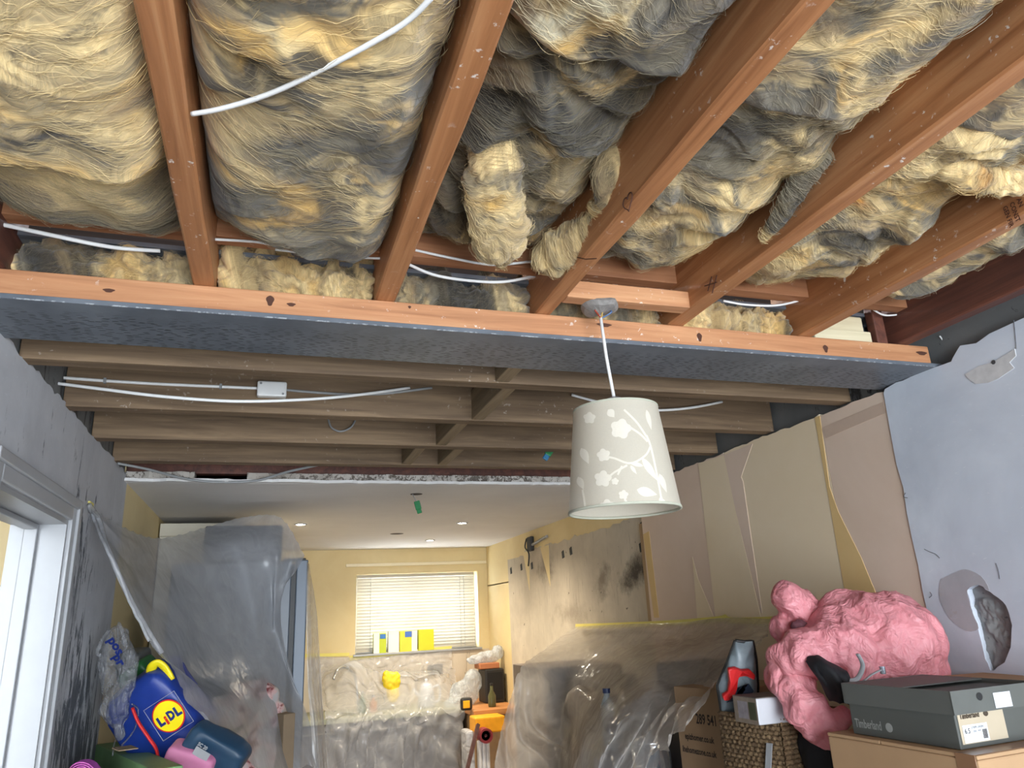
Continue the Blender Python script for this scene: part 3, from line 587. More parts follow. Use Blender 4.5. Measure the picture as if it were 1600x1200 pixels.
def wool_grid(label, G, seed, cream, dirt, patches, nf, group, wrap, length=.05, lift=.0035):
    X, Y = G[..., 0]+G[..., 2]*.3, G[..., 1]+G[..., 2]*.5
    C3 = wool_colour(X, Y, seed, cream, dirt, patches); m = MB(); m.grid(G, wrap)
    o = m.build('insulation_tuft', M_['wool'], smooth=True, colors=C3.reshape(-1, 3), fix=False); set_flow(o, flow(X, Y, seed, .5)); tag(o, label, 'insulation', group)
    fibres(G, C3, seed, nf, length, o, lift); return o
def tube_tuft(label, path, radii, seed, cream, dirt, patches=(), flat_=.75, lump=.02, nf=1500, scale=13):
    pts = catmull([PZ(a_, b_, CZ+z_) for a_, b_, z_ in path], 80); rr = catmull(np.array(radii)[:, None], 80)[:, 0]
    t_ = np.gradient(pts, axis=0); t_ /= np.linalg.norm(t_, axis=1)[:, None]; th = np.linspace(0, 2*np.pi, 64, endpoint=False); G = []
    for i in range(80):
        a_ = np.cross(t_[i], FW); a_ /= np.linalg.norm(a_); b_ = np.cross(a_, t_[i]); e = rr[i]*math.sqrt(max(.002, 1-(2*i/79-1)**10))
        G.append(pts[i]+e*(np.cos(th)[:, None]*a_+np.sin(th)[:, None]*b_*flat_))
    G = np.array(G); fl_ = G.reshape(-1, 3); nn = (G-pts[:, None]); nn /= np.linalg.norm(nn, axis=2)[..., None]+1e-9
    wp = np.stack([n3(fl_*6+seed), n3(fl_*6+seed+40), n3(fl_*6+seed+80)], 1)*.05
    d_ = 1.3*np.sqrt(n3((fl_+wp)*scale+seed)**2+.01)+.5*np.sqrt(n3((fl_+wp)*scale*2.4+seed)**2+.02)+.12*n3((fl_+wp)*60)-.4
    G = G+nn*(d_.reshape(G.shape[:2])*lump*np.minimum(1, rr/.04)[:, None])[..., None]
    return wool_grid(label, G, seed, cream, dirt, patches, nf, 'glass wool between the near joists', True)
def xp(px, py, r, c, am=.9, z=.86): q_ = PZ(px, py, CZ+z); return (q_[0]+q_[2]*.3, q_[1]+q_[2]*.5, r, c, am)
tube_tuft('cream insulation tuft drooping out between two orange joists', [(768, 170, .99), (772, 215, .93), (773, 255, .89), (775, 300, .865), (777, 345, .845), (782, 385, .83), (784, 418, .822)], [.030, .048, .056, .060, .064, .056, .010], 21, .95, .2, [xp(770, 255, .05, CREAM), xp(762, 300, .05, YEL, .9), xp(790, 285, .05, CREAM, .9), xp(760, 350, .04, GREY, .8, .845), xp(772, 205, .05, GREY, .8, .93)], .7, .026, 2200)
tube_tuft('twisted beige insulation hanging against the pencilled joist', [(960, 230, .96), (950, 275, .90), (956, 320, .87), (935, 352, .865), (900, 378, .86), (862, 398, .86), (835, 405, .88)], [.030, .034, .036, .044, .052, .050, .03], 22, .62, .32, [xp(890, 380, .08, TAN, .7)], .6, .026, 1800)
tube_tuft('rolled insulation strip lying against the wide reddish joist', [(1192, 376, .835), (1210, 352, .84), (1235, 312, .855), (1262, 270, .875), (1290, 235, .90)], [.008, .019, .023, .026, .028], 23, .55, .35, [xp(1200, 365, .06, CREAM, .9, .835)], .7, .014, 900, 18)
tube_tuft('frayed yellow insulation curl near the stamped joist', [(1455, 258, .89), (1485, 262, .86), (1520, 272, .855), (1560, 280, .86), (1610, 282, .88)], [.02, .028, .032, .034, .03], 24, .85, .2, [xp(1520, 270, .05, ORG, .6, .855)], .7, .018, 900, 18)
ra = (RT*.55+UP*.83, FW, -RT*.83+UP*.55)
def plate_wool(label, x0, x1, seed, cream, dirt, hgt=.10, lump=.04, nf=1300):
    n_, m_ = 46, max(30, int((x1-x0)/.006)); t_ = np.linspace(0, 1, n_)[:, None]; x_ = np.linspace(x0, x1, m_)[None, :]; t_ = t_+0*x_; x_ = x_+0*t_
    top = 1+.35*n2(x_*9+seed, 0*x_+seed)+.15*n2(x_*25, 0*x_+seed)
    sd = 1-(2*(x_-x0)/(x1-x0)-1)**12
    Y = 1.815-.040*np.sin(np.pi*np.minimum(1, t_*1.15))*sd+.05*t_**2; Z = H-.004+hgt*top*t_**.85
    G = np.stack([x_, Y, Z], 2); fl_ = G.reshape(-1, 3); wp = np.stack([n3(fl_*9+seed), n3(fl_*9+seed+40), n3(fl_*9+seed+80)], 1)*.035
    d_ = 1.3*np.sqrt(n3((fl_+wp)*17+seed)**2+.008)+.5*np.sqrt(n3((fl_+wp)*40+seed)**2+.02)+.1*n3((fl_+wp)*80)-.38
    du = np.gradient(G, axis=1); dv = np.gradient(G, axis=0); nr = np.cross(du, dv); nr /= np.linalg.norm(nr, axis=2)[..., None]+1e-9
    nr *= -np.sign(((G-CAM)*nr).sum(2)+1e-12)[..., None]; G = G+nr*(d_.reshape(n_, m_)*lump)[..., None]
    G[..., 2] = np.maximum(G[..., 2], H-.004)
    return wool_grid(label, G, seed, cream, dirt, (), nf, 'loose wool stuffed above the wall plate', False, .04)
plate_wool('dark wool stuffed above the plate, far left bay', JX[0][1], JX[1][0], 31, .35, .55, .13)
plate_wool('golden wool stuffed above the plate right of the leftmost joist', JX[1][1], JX[2][0], 32, 1.0, .15, .165, .06)
plate_wool('dim wool stuffed above the plate behind the looping cables', JX[2][1], JX[3][0], 33, .55, .5, .15)
plate_wool('brownish wool stuffed above the plate behind the pendant rose', JX[3][1], JX[4][0], 34, .42, .5, .14)
plate_wool('pale yellow wool stuffed above the plate below the white wire', JX[4][1], JX[5][0], 35, .85, .2, .15, .05)
# ------------------------------------------------------------------ cables under the roof
def cable(label, pts, r=.0035, mat='cable', n=40, flat_=None, group='electric cables', name='cable'):
    return tag(MB().tube(catmull(pts, n), r, 8, flat=flat_).build(name, M_[mat], smooth=True), label, 'cable', group)
cable('white cable slung diagonally under the mottled insulation batt', [PZ(300, 178, CZ+.80), PZ(345, 170, CZ+.792), PZ(420, 147, CZ+.788), PZ(500, 110, CZ+.784), PZ(590, 62, CZ+.782), PZ(640, 30, CZ+.782), PZ(680, -10, CZ+.784), PZ(720, -50, CZ+.80)], .0042)
cable('white cable crossing the far left bay above the plate', [PY(-10, 348, 1.72), PY(60, 363, 1.71), PY(140, 380, 1.72), PY(190, 388, 1.74), PY(250, 392, 1.76)], .005)
cable('white cable along the noggin in the second bay', [PY(335, 374, 1.68), PY(400, 378, 1.675), PY(450, 386, 1.67), PY(520, 387, 1.67), PY(592, 381, 1.68)], .0035)
cable('thin white cable below the noggin in the second bay', [PY(430, 390, 1.683), PY(500, 398, 1.683), PY(550, 402, 1.684), PY(600, 404, 1.685)], .003)
cable('white cable looping low across the bay with the drooping tuft', [PY(636, 412, 1.73), PY(680, 430, 1.72), PY(740, 439, 1.72), PY(790, 440, 1.73), PY(840, 430, 1.745)], .0042)
cable('white cable looping high across the bay with the drooping tuft', [PY(645, 390, 1.69), PY(700, 402, 1.675), PY(760, 413, 1.672), PY(800, 412, 1.672), PY(860, 405, 1.69)], .0036)
cable('short white cable curving behind the pendant batten', [PY(905, 435, 1.76), PY(925, 445, 1.74), PY(930, 458, 1.72), PY(930, 468, 1.715)], .0032)
cable('white cable resting behind the batten in the pendant bay', [PY(900, 432, 1.75), PY(930, 436, 1.745), PY(965, 444, 1.745)], .0035)
cable('white cable in the bay between the two reddish joists', [PY(1130, 470, 1.73), PY(1165, 476, 1.72), PY(1215, 477, 1.72), PY(1262, 466, 1.73)], .0034)
cable('frayed white cable over the dark upright stub', [PY(1362, 482, 1.74), PY(1380, 492, 1.74), PY(1400, 492, 1.74), PY(1425, 488, 1.75)], .003)
cable('thin white cable dropping at the right end of the plate', [PY(1468, 525, 1.75), PY(1478, 540, 1.745), PY(1484, 560, 1.745), PY(1487, 574, 1.75)], .003)
yj = 2.64
c1 = cable('white cable clipped along the treated joist to the junction box', [PY(72, 588, yj), PY(150, 594, yj), PY(250, 600, yj), PY(340, 604, yj), PY(410, 607, yj)], .0055)
for px, py in ((164, 595), (345, 604)): q = PY(px, py, yj-.004); MB().box(q-np.array([.004, .006, .009]), q+np.array([.004, .006, .009])).build('cable_clip', M_['cable_grey'], c1)
cable('white cable sagging below the clipped one', [PY(74, 597, 2.60), PY(160, 608, 2.55), PY(260, 620, 2.52), PY(370, 627, 2.52), PY(480, 624, 2.53), PY(560, 617, 2.56), PY(640, 606, 2.63)], .0055)
cable('grey cable leaving the right side of the junction box', [PY(444, 609, yj), PY(490, 613, yj), PY(540, 616, yj), PY(600, 615, yj), PY(675, 606, yj)], .005, 'cable_grey')
cable('white cable hanging behind the pendant shade', [PY(893, 617, 2.63), PY(930, 627, 2.6), PY(980, 638, 2.58), PY(1030, 641, 2.58), PY(1080, 637, 2.6), PY(1128, 628, 2.64)], .0055)
cable('grey cable drooping onto the broken ceiling edge at left', [PY(184, 724, 3.5), PY(230, 733, 3.6), PY(285, 747, 3.75), PY(335, 753, 3.79), PY(400, 751, 3.79), PY(450, 737, 3.7), PY(500, 726, 3.58)], .006, 'cable_grey')
cable('small looped grey wire on the third treated joist', [PY(513, 655, 3.085), PY(518, 668, 3.07), PY(532, 674, 3.06), PY(548, 668, 3.06), PY(556, 655, 3.085)], .004, 'cable_grey')
jb = thing('junction_box', PY(425, 609, 2.62), 'white junction box screwed to a treated joist', 'junction box')
q = PY(425, 609, 2.625); MB().box(q-np.array([.05, .015, .028]), q+np.array([.05, .018, .028])).build('body', M_['cable'], jb, bevel=.006)
for sx_ in (-1, 1): MB().lathe([(.004, 0), (.004, .003)], q+np.array([sx_*.038, -.015, -.018*sx_]), 10, (np.array([1., 0, 0]), np.array([0, 0, 1.]), np.array([0, -1., 0]))).build('screw', M_['cable_grey'], jb)
gr = flat('green_plastic', srgb(34, 120, 70), .4); bl = flat('blue_plastic', srgb(40, 110, 150), .4)
def connector(label, base, tip, loop):
    t = thing('wire_connector', base, label, 'connector', 'green wire connectors hanging on cables')
    MB().tube(catmull(loop, 30), .003, 6).build('wire', M_['cable_grey'], t, smooth=True)
    a = np.array(base); b = np.array(tip); d = (b-a)/np.linalg.norm(b-a); s = np.cross(d, FW); s /= np.linalg.norm(s); u = np.cross(s, d); L = np.linalg.norm(b-a)
    MB().obox(a+d*L*.35, (d, s, u), (L*.35, .016, .009)).build('body', gr, t, bevel=.003)
    MB().obox(a+d*L*.85, (d, s, u), (L*.16, .013, .008)).build('plug', bl if 'treated' in label else gr, t, bevel=.003)
connector('green connector dangling from the treated joists beside the shade', PY(864, 697, 3.2), PY(851, 718, 3.2), [PY(866, 664, 3.3), PY(858, 680, 3.25), PY(866, 694, 3.2), PY(884, 692, 3.22), PY(888, 675, 3.25), PY(876, 664, 3.3)])
connector('green connector hanging from the kitchen ceiling hole', PZ(650, 783, CK-.03)*0+PY(651, 783, 4.1), PY(656, 802, 4.1), [PY(644, 770, 4.13), PY(646, 775, 4.11), PY(650, 783, 4.1)])
MB().lathe([(.035, 0), (.035, -.0008)], (.785, 4.13, CK), 20).build('hole_shade_disc', flat('hole_shade_grey', srgb(60, 54, 50), .9), ce)  # no real opening: a disc coloured as dark as the shaded hole

# ------------------------------------------------------------------ pendant lamp
rose = PZ(932, 484, H+.0)
lamp = thing('pendant_lamp', PY(976, 806, rose[1]), 'floral fabric pendant lamp hanging from the bare batten', 'lamp')
mtl = flat('grey_scorched_plastic', srgb(132, 128, 124), .6, .25, 60)
rw = MB().lathe([(.052, .004), (.055, -.002), (.046, -.012), (.02, -.020), (.006, -.024)], (rose[0], rose[1]-.02, H+.001), 18)
rw.v = [(x+.004*math.sin(37*y+50*x), y, z+.004*math.sin(90*x)) for x, y, z in rw.v]
rw.build('ceiling_rose', mtl, lamp)
for cc, dx in (((150, 60, 40), -.006), ((70, 100, 140), .008), ((190, 160, 90), .0)):
    b_ = np.array([rose[0]+dx, rose[1]-.025, H-.008]); MB().tube(catmull([b_+np.array([dx*2, 0, 0]), b_+np.array([dx*2.4, -.01, -.012]), np.array([rose[0]+.002, rose[1]-.02, H-.034])], 10), .0022, 6).build('core_wire', flat('core_wire_%d' % cc[0], srgb(*cc), .5), lamp)
sax = rose[1]-.018; ztop = PY(965, 640, sax)[2]; zb = PY(976, 800, sax)[2]; cx0 = PY(965, 640, sax)[0]-.002
rtop = (PY(1022, 640, sax)-PY(904, 640, sax))[0]/2; rbot = (PY(1055, 800, sax)-PY(897, 800, sax))[0]/2; cxl = (PY(976, 800, sax))[0]
LC = np.array([cxl, sax])
MB().tube([(rose[0], rose[1]-.02, H-.02), (rose[0]+(cxl-rose[0])*.4, sax, (H+ztop)/2), (cxl, sax, ztop+.03)], .0046, 8).build('flex', M_['cable'], lamp, smooth=True)
MB().lathe([(.006, .035), (.018, .03), (.052, .014), (.054, .002), (.05, -.004), (.022, -.01), (.02, -.07)], (cxl, sax, ztop), 28).build('lampholder', M_['gloss'], lamp, smooth=True)
def mat_fabric(name, c, trans):
    k = N(name); f = k.noise(k.scaled((60, 60, 400)), 2, 3, .6); g2_ = k.noise(k.scaled((400, 400, 60)), 2, 3, .6)
    k.col(k.mix(k.ramp(k.math('MULTIPLY', f, g2_), [(.1, (0,)*3), (.45, (1,)*3)]), tuple(x*.88 for x in c[:3])+(1,), c)); k.set(Roughness=.8); k.bump(f, .15, .002)
    tr = k.n('BsdfTranslucent'); tr.inputs[0].default_value = c; mx = k.n('MixShader'); mx.inputs[0].default_value = trans
    k.l(k.b.outputs[0], mx.inputs[1]); k.l(tr.outputs[0], mx.inputs[2]); k.l(mx.outputs[0], k.out.inputs[0]); return k.m
shade = MB().lathe([(rtop, 0), (rbot, zb-ztop)], (cxl, sax, ztop), 72)
shade.f = shade.f[:-2]; sh = shade.build('shade', mat_fabric('sage_linen', srgb(226, 219, 202), .4), lamp, smooth=True)
rt1 = MB().lathe([(rtop+.0012, .0), (rtop+.0018, -.005), (rtop-.004, -.005), (rtop-.004, .0), (rtop+.0012, .0)], (cxl, sax, ztop), 72); rt1.f = rt1.f[:-2]; rt1.build('rim_tape', mat_fabric('rim_linen', srgb(186, 186, 168), .1), sh, smooth=True)
rt2 = MB().lathe([(rbot+.0012, .006), (rbot+.002, .0), (rbot-.004, .0), (rbot-.004, .006), (rbot+.0012, .006)], (cxl, sax, zb), 72); rt2.f = rt2.f[:-2]; rt2.build('rim_tape', mat_fabric('rim_linen_low', srgb(190, 190, 172), .1), sh, smooth=True)
for a in (0, 2.09, 4.19): MB().tube([(cxl+.03*math.cos(a), sax+.03*math.sin(a), ztop-.006), (cxl+(rtop-.002)*math.cos(a), sax+(rtop-.002)*math.sin(a), ztop-.006)], .0018, 6).build('spider_arm', M_['gloss'], lamp)
MB().lathe([(.012, -.07), (.02, -.1), (.03, -.13), (.028, -.15), (.012, -.165), (0, -.168)], (cxl, sax, ztop), 20).build('bulb', M_['gloss'], lamp, smooth=True)
# printed flowers, laid onto the cone: (px, py) on the visible face -> cone surface
def cone(px, py, lift=.0009):
    r = ray(px, py); o = CAM-np.array([cxl, sax, 0]); k = (rbot-rtop)/(zb-ztop)
    # (x^2+y^2) = (rtop+k(z-ztop)+lift)^2
    e = rtop+lift+k*(o[2]-ztop); f = k*r[2]
    A = r[0]**2+r[1]**2-f*f; B = 2*(o[0]*r[0]+o[1]*r[1]-e*f); C = o[0]**2+o[1]**2-e*e; D = B*B-4*A*C
    if D < 0: D = 0
    t = (-B-math.sqrt(D))/(2*A); q_ = CAM+r*t
    if q_[2] < zb+.006: q_ = q_+(np.array([cxl, sax, q_[2]])-q_)*((zb+.006-q_[2])*0); q_[2] = zb+.006; v_ = q_[:2]-np.array([cxl, sax]); q_[:2] = np.array([cxl, sax])+v_/np.linalg.norm(v_)*(rbot+lift-.0005)
    return q_
pr = mat_fabric('cream_print', srgb(250, 245, 232), .4)
def blob2(name, pts):
    c = np.mean(pts, axis=0); m = MB(); n = len(pts); rings = [cone(*c)]
    vs = [cone(*c)]+[cone(*(c+(np.array(p)-c)*.5)) for p in pts]+[cone(*p) for p in pts]
    m.add(vs, [(0, 1+i, 1+(i+1) % n) for i in range(n)]+[(1+i, 1+n+i, 1+n+(i+1) % n, 1+(i+1) % n) for i in range(n)]); m.build(name, pr, sh, fix=False)
def flower(x, y, r, ph=0): blob2('printed_flower', [(x+r*(.72+.28*abs(math.cos(2.5*(a+ph))))*math.cos(a), y+r*(.72+.28*abs(math.cos(2.5*(a+ph))))*math.sin(a)*.95) for a in np.linspace(0, 2*np.pi, 30, endpoint=False)])
def leaf(x0, y0, x1, y1, w_):
    d = np.array([x1-x0, y1-y0], float); L = np.linalg.norm(d); d /= L; s = np.array([-d[1], d[0]]); t = np.linspace(0, 1, 9)
    a = [np.array([x0, y0])+d*L*k+s*w_*math.sin(math.pi*k**.8)*(1-.2*k) for k in t]; b = [np.array([x0, y0])+d*L*k-s*w_*math.sin(math.pi*k**.8)*(1-.2*k) for k in t[::-1][1:-1]]
    blob2('printed_leaf', [tuple(q) for q in a+b])
def stem(pts, w_=1.6):
    p = catmull(pts, 16); d = np.gradient(p, axis=0); d /= np.linalg.norm(d, axis=1)[:, None]; s = np.stack([-d[:, 1], d[:, 0]], 1)*w_
    G = np.array([[cone(*(a-b)), cone(*(a+b))] for a, b in zip(p, s)]); MB().grid(G).build('printed_stem', pr, sh, fix=False)
for f_ in ((921, 653, 10, .3), (970, 670, 17, .1), (943, 711, 11, .5), (942, 748, 14, .2), (949, 792, 13, .4)): flower(*f_)
for l_ in ((1003, 715, 1028, 752, 6), (995, 765, 1027, 773, 8), (908, 700, 920, 725, 7), (903, 745, 912, 765, 6), (1030, 778, 1043, 795, 5), (1005, 728, 980, 722, 3.5), (1010, 640, 1018, 672, 4), (950, 640, 960, 652, 7), (1030, 740, 1042, 770, 5), (985, 727, 995, 741, 3)): leaf(*l_)
flower(974, 773, 8, .2); flower(961, 752, 6, .2)
for s_ in (((985, 668), (1000, 678), (1012, 690)), ((975, 640), (995, 660), (1010, 682)), ((1010, 680), (1016, 695), (1022, 720), (1030, 760), (1033, 778)), ((1016, 698), (1008, 712), (985, 724), (960, 716), (948, 714)), ((980, 727), (960, 738), (952, 745)), ((976, 780), (986, 797), (990, 808)), ((910, 765), (914, 790), (914, 806)), ((1033, 776), (1026, 800)), ((1033, 776), (1040, 800)), ((965, 742), (972, 728))): stem(s_)

# ------------------------------------------------------------------ ceiling spots
def emit(name, c, s):
    k = N(name); k.b.inputs['Emission Color'].default_value = c; k.b.inputs['Emission Strength'].default_value = s; return k.m
spot_em = emit('lit_spot_lens', (1, .9, .76, 1), 14)
for (x, y), lb in zip(((.206, 5.426), (1.379, 5.426), (1.382, 6.624)), ('lit ceiling spotlight above the sheeted fridge', 'lit ceiling spotlight nearest the right kitchen wall, front one', 'lit ceiling spotlight closest to the kitchen window')):
    t = thing('ceiling_spotlight', (x, y, CK-.012), lb, 'spotlight', 'lit kitchen ceiling spotlights')
    MB().lathe([(.032, -.001), (.034, -.006), (.044, -.006), (.046, -.001)], (x, y, CK), 24).build('bezel', M_['gloss'], t, smooth=True)
    MB().lathe([(.031, -.003), (.0, -.004)], (x, y, CK), 20).build('lens', spot_em, t)
    l = bpy.data.lights.new('spot_lamp', 'SPOT'); l.energy = 15.5; l.color = (1, .86, .66); l.spot_size = math.radians(150); l.spot_blend = .9; l.shadow_soft_size = .035
    lo = bpy.data.objects.new('spot_lamp', l); col.objects.link(lo); lo.parent = t; lo.location = (0, 0, -.002)

# ------------------------------------------------------------------ window, blind, batten
white = M_['gloss']
wn = S(MB().box((WX0, YB+.14, WZ0), (WX0+.05, YB+.2, WZ1)).build('window_1', white)); wn['label'] = 'white framed kitchen window behind a slatted blind'
MB().box((WX1-.05, YB+.14, WZ0), (WX1, YB+.2, WZ1)).build('window_frame', white, wn); MB().box((WX0+.05, YB+.14, WZ1-.05), (WX1-.05, YB+.2, WZ1)).build('window_frame', white, wn); MB().box((WX0+.05, YB+.14, WZ0), (WX1-.05, YB+.2, WZ0+.05)).build('window_frame', white, wn)
MB().box((1.40, YB+.145, WZ0+.05), (1.45, YB+.195, WZ1-.05)).build('mullion', white, wn)
k = N('window_glass'); tr = k.n('BsdfTransparent'); gl = k.n('BsdfGlossy'); gl.inputs['Roughness'].default_value = .03; mx = k.n('MixShader'); mx.inputs[0].default_value = .06; k.l(tr.outputs[0], mx.inputs[1]); k.l(gl.outputs[0], mx.inputs[2]); k.l(mx.outputs[0], k.out.inputs[0])
for a, b in ((WX0+.05, 1.40), (1.45, WX1-.05)): MB().box((a, YB+.168, WZ0+.05), (b, YB+.174, WZ1-.05)).build('pane', k.m, wn)
MB().box((WX0-.02, YB-.03, WZ0-.02), (WX1+.02, YB+.14, WZ0)).build('window_sill', white, wn, bevel=.004)
bld = thing('venetian_blind', (1.42, YB+.04, WZ0), 'cream slatted venetian blind lowered over the kitchen window', 'blind')
bm_ = mat_fabric('cream_slat', srgb(206, 200, 184), .05)
MB().box((WX0+.01, YB+.02, WZ1-.035), (WX1-.03, YB+.065, WZ1-.004)).build('headrail', bm_, bld, bevel=.003)
n_s = 23; zs = np.linspace(WZ1-.055, WZ0+.035, n_s); slat_me = None
for i, z in enumerate(zs):
    ang = math.radians(-68 if i < 5 else -59); ca_, sa_ = math.cos(ang)*.0175, math.sin(ang)*.0175
    G = np.array([[(x, YB+.043+ca_*t_, z+sa_*t_+.002*(1-t_*t_)) for t_ in (-1, -.4, .4, 1)] for x in (WX0+.012, WX1-.032)])
    MB().grid(G).build('slat', bm_, bld, smooth=True, fix=False)
MB().box((WX0+.012, YB+.025, WZ0+.012), (WX1-.032, YB+.06, WZ0+.024)).build('bottom_rail', bm_, bld, bevel=.003)
for x in (WX0+.14, WX1-.18, WX1-.14): MB().tube([(x, YB+.02, WZ1-.03), (x, YB+.02, WZ0+.02)], .0022, 6).build('cord', white, bld)
tag(MB().box((.715, YB-.022, CZ+.526), (2.12, YB, CZ+.555)).build('curtain_batten', flat('pale_cream_gloss', srgb(232, 220, 186), .4, .03), bevel=.004), 'cream painted batten fixed above the kitchen window', 'batten')
# cartons on the sill
def carton(label, px0, px1, pyt, pyb, c, dep=.06, parts=(), group='cartons on the window sill'):
    y = YB-.006; a = PY(px0, pyb, y); b = PY(px1, pyt, y); z0 = WZ0
    t = thing('carton', ((a[0]+b[0])/2, y, z0), label, 'carton', group)
    MB().box((a[0], y-.022, z0), (b[0], y+.03, b[2])).build('body', flat('carton_%d_%d' % (px0, c[1]), srgb(*c), .5, .04), t, bevel=.002)
    for (u0, u1, v0, v1, cc) in parts:
        MB().box((a[0]+(b[0]-a[0])*u0, y-.024, z0+(b[2]-z0)*v0), (a[0]+(b[0]-a[0])*u1, y-.0215, z0+(b[2]-z0)*v1)).build('printed_panel', flat('panel_%d_%d_%d' % (px0, cc[0], cc[2]), srgb(*cc), .5, .04), t)
carton('lime and white carton at the left of the sill row', 583, 603, 989, 1024, (186, 200, 40), parts=((.0, .45, .0, 1, (226, 226, 224)), (.5, .95, .72, .95, (60, 120, 190))))
carton('plain white carton second on the sill', 606, 623, 986, 1023, (226, 222, 220))
carton('yellow carton with a blue square on the sill', 624, 651, 985, 1022, (214, 206, 60), parts=((.3, .7, .7, .98, (70, 110, 190)), (.68, 1.0, .0, 1.0, (222, 216, 214))))
carton('bright lime carton at the right of the sill row', 653, 677, 983, 1021, (206, 204, 34), parts=((.0, .06, .0, 1, (170, 180, 30)),))
# black cable box on the right kitchen wall
cbx = thing('cable_box', PX(830, 862, 2.115), 'black cable coil and box hanging below the wall chase', 'cable box')
q = PX(829, 850, 2.112); blk = flat('black_plastic', srgb(34, 34, 34), .5)
MB().box(q-np.array([.02, .05, .06]), q+np.array([.018, .05, .06])).build('body', blk, cbx, bevel=.01)
MB().tube(catmull([q+np.array([-.02, .04, .05]), q+np.array([-.03, .06, -.02]), q+np.array([-.02, 0, -.08]), q+np.array([-.02, .03, -.18])], 20), .006, 6).build('cable_tail', blk, cbx)
MB().tube([q+np.array([0, -.05, -.01]), q+np.array([0, -.4, .02])], .012, 8).build('conduit', M_['cable_grey'], cbx)

# ------------------------------------------------------------------ sheets: position-based cloth settling on what it covers
def cloth(G0, pins, rest=1.03, steps=50, inner=4, grav=.0008, boxes=(), seed=0, jitter=.004, planes=(), smooth=6):
    G = G0.copy(); n, m = G.shape[:2]; r = np.random.RandomState(seed); a_, b_ = np.meshgrid(np.arange(m), np.arange(n))
    G += jitter*np.stack([fbm2(a_*.16+seed, b_*.10, 2), fbm2(a_*.16, b_*.10+seed+5, 2), fbm2(a_*.12+9, b_*.16+seed, 2)], 2)
    G[pins] = G0[pins]; prev = G.copy(); w_ = np.where(pins, 0.0, 1.0)
    offs = [(0, 1), (1, 0), (1, 1), (1, -1)]; L0 = {}
    def sl(o):
        di, dj = o
        A = (slice(0, n-di), slice(max(0, -dj), m-max(0, dj))); B = (slice(di, n), slice(max(0, dj), m+min(0, dj))); return A, B
    for o in offs: A, B = sl(o); L0[o] = np.linalg.norm(G0[A]-G0[B], axis=2)*rest
    for s in range(steps):
        v = (G-prev)*.9; prev = G.copy(); G = G+v*w_[..., None]; G[..., 2] -= grav*w_
        for _ in range(inner):
            for o in offs:
                A, B = sl(o); d = G[B]-G[A]; L = np.linalg.norm(d, axis=2)+1e-9; wa, wb_ = w_[A], w_[B]; tot = wa+wb_+1e-9
                k = (L-L0[o])/L*(.5 if o in offs[:2] else .3); k = np.where(L < L0[o], k*.7, k)
                c = d*(k/tot)[..., None]; U = np.zeros_like(G); U[A] += c*wa[..., None]; U[B] -= c*wb_[..., None]; G = G+U*.8
            for lo, hi in boxes:
                lo_ = np.array(lo)-.006; hi_ = np.array(hi)+.006; ins = np.all((G > lo_) & (G < hi_), axis=2)
                if ins.any():
                    p = G[ins]; dd = np.concatenate([p-lo_, hi_-p], 1); dd[:, 5] *= .6; j = dd.argmin(1)
                    for ax_ in range(3):
                        q_ = j == ax_; p[q_, ax_] = lo_[ax_]; q_ = j == ax_+3; p[q_, ax_] = hi_[ax_]
                    G[ins] = p
            for ax_, sgn, val in planes:
                x = G[..., ax_]; G[..., ax_] = np.maximum(x, val) if sgn > 0 else np.minimum(x, val)
            G[pins] = G0[pins]
    for _ in range(smooth):
        A = G.copy(); A[1:-1, 1:-1] = .5*G[1:-1, 1:-1]+.125*(G[2:, 1:-1]+G[:-2, 1:-1]+G[1:-1, 2:]+G[1:-1, :-2]); G = A
    return G
def mat_sheet(name, c, alpha, wr=1.0, trl=.3, stretch=(9, 9, 2.5), rough=.24, scale=1.0):
    k = N(name); f = k.noise(k.scaled(stretch, (.3, .4, .2)), 1.1*scale, 2.0, .5, .8); f2 = k.noise(k.scaled((5, 5, 5)), 1.0*scale, 2, .5, 1.5)
    r1 = k.math('ABSOLUTE', k.math('SUBTRACT', f, .5)); r2 = k.math('ABSOLUTE', k.math('SUBTRACT', f2, .5))
    k.col(c); k.set(Roughness=rough); k.b.inputs['Specular IOR Level'].default_value = .8
    bn = k.bump(k.math('ADD', r1, r2), .8*wr, .05)
    tl = k.n('BsdfTranslucent'); tl.inputs[0].default_value = c; m1 = k.n('MixShader'); m1.inputs[0].default_value = trl; k.l(k.b.outputs[0], m1.inputs[1]); k.l(tl.outputs[0], m1.inputs[2])
    tp = k.n('BsdfTransparent'); tp.inputs[0].default_value = (.95, .95, .95, 1); m2 = k.n('MixShader')
    cr = k.math('MULTIPLY', k.math('ADD', k.ramp(r1, [(.0, (.22,)*3), (.05, (0,)*3)]), k.ramp(r2, [(.0, (.16,)*3), (.04, (0,)*3)])), min(1.0, wr))
    fac = k.math('ADD', cr, k.ramp(f2, [(.3, (alpha*.85,)*3), (.7, (min(1, alpha*1.1),)*3)]), True); k.l(fac, m2.inputs[0]); k.l(tp.outputs[0], m2.inputs[1]); k.l(m1.outputs[0], m2.inputs[2]); k.l(m2.outputs[0], k.out.inputs[0]); return k.m
def ctrl(rows): return np.array([[PX(a, b, v) if f == 'x' else PY(a, b, v) for (a, b, v, f) in row] for row in rows])
def R_(s): return [tuple(float(v) for v in q.split(',')[:3])+(('x' if q.strip().endswith('x') else 'y'),) for q in s.split(';')]
def R_(s):
    out = []
    for q in s.split():
        e = q.split(','); out.append((float(e[0]), float(e[1]), float(e[2].rstrip('x')), 'x' if e[2].endswith('x') else 'y'))
    return out
def ridge(ph): return 1-2*np.abs(np.sin(np.pi*ph))
tape_m = flat('yellow_masking_tape', srgb(222, 210, 110), .6, .05)
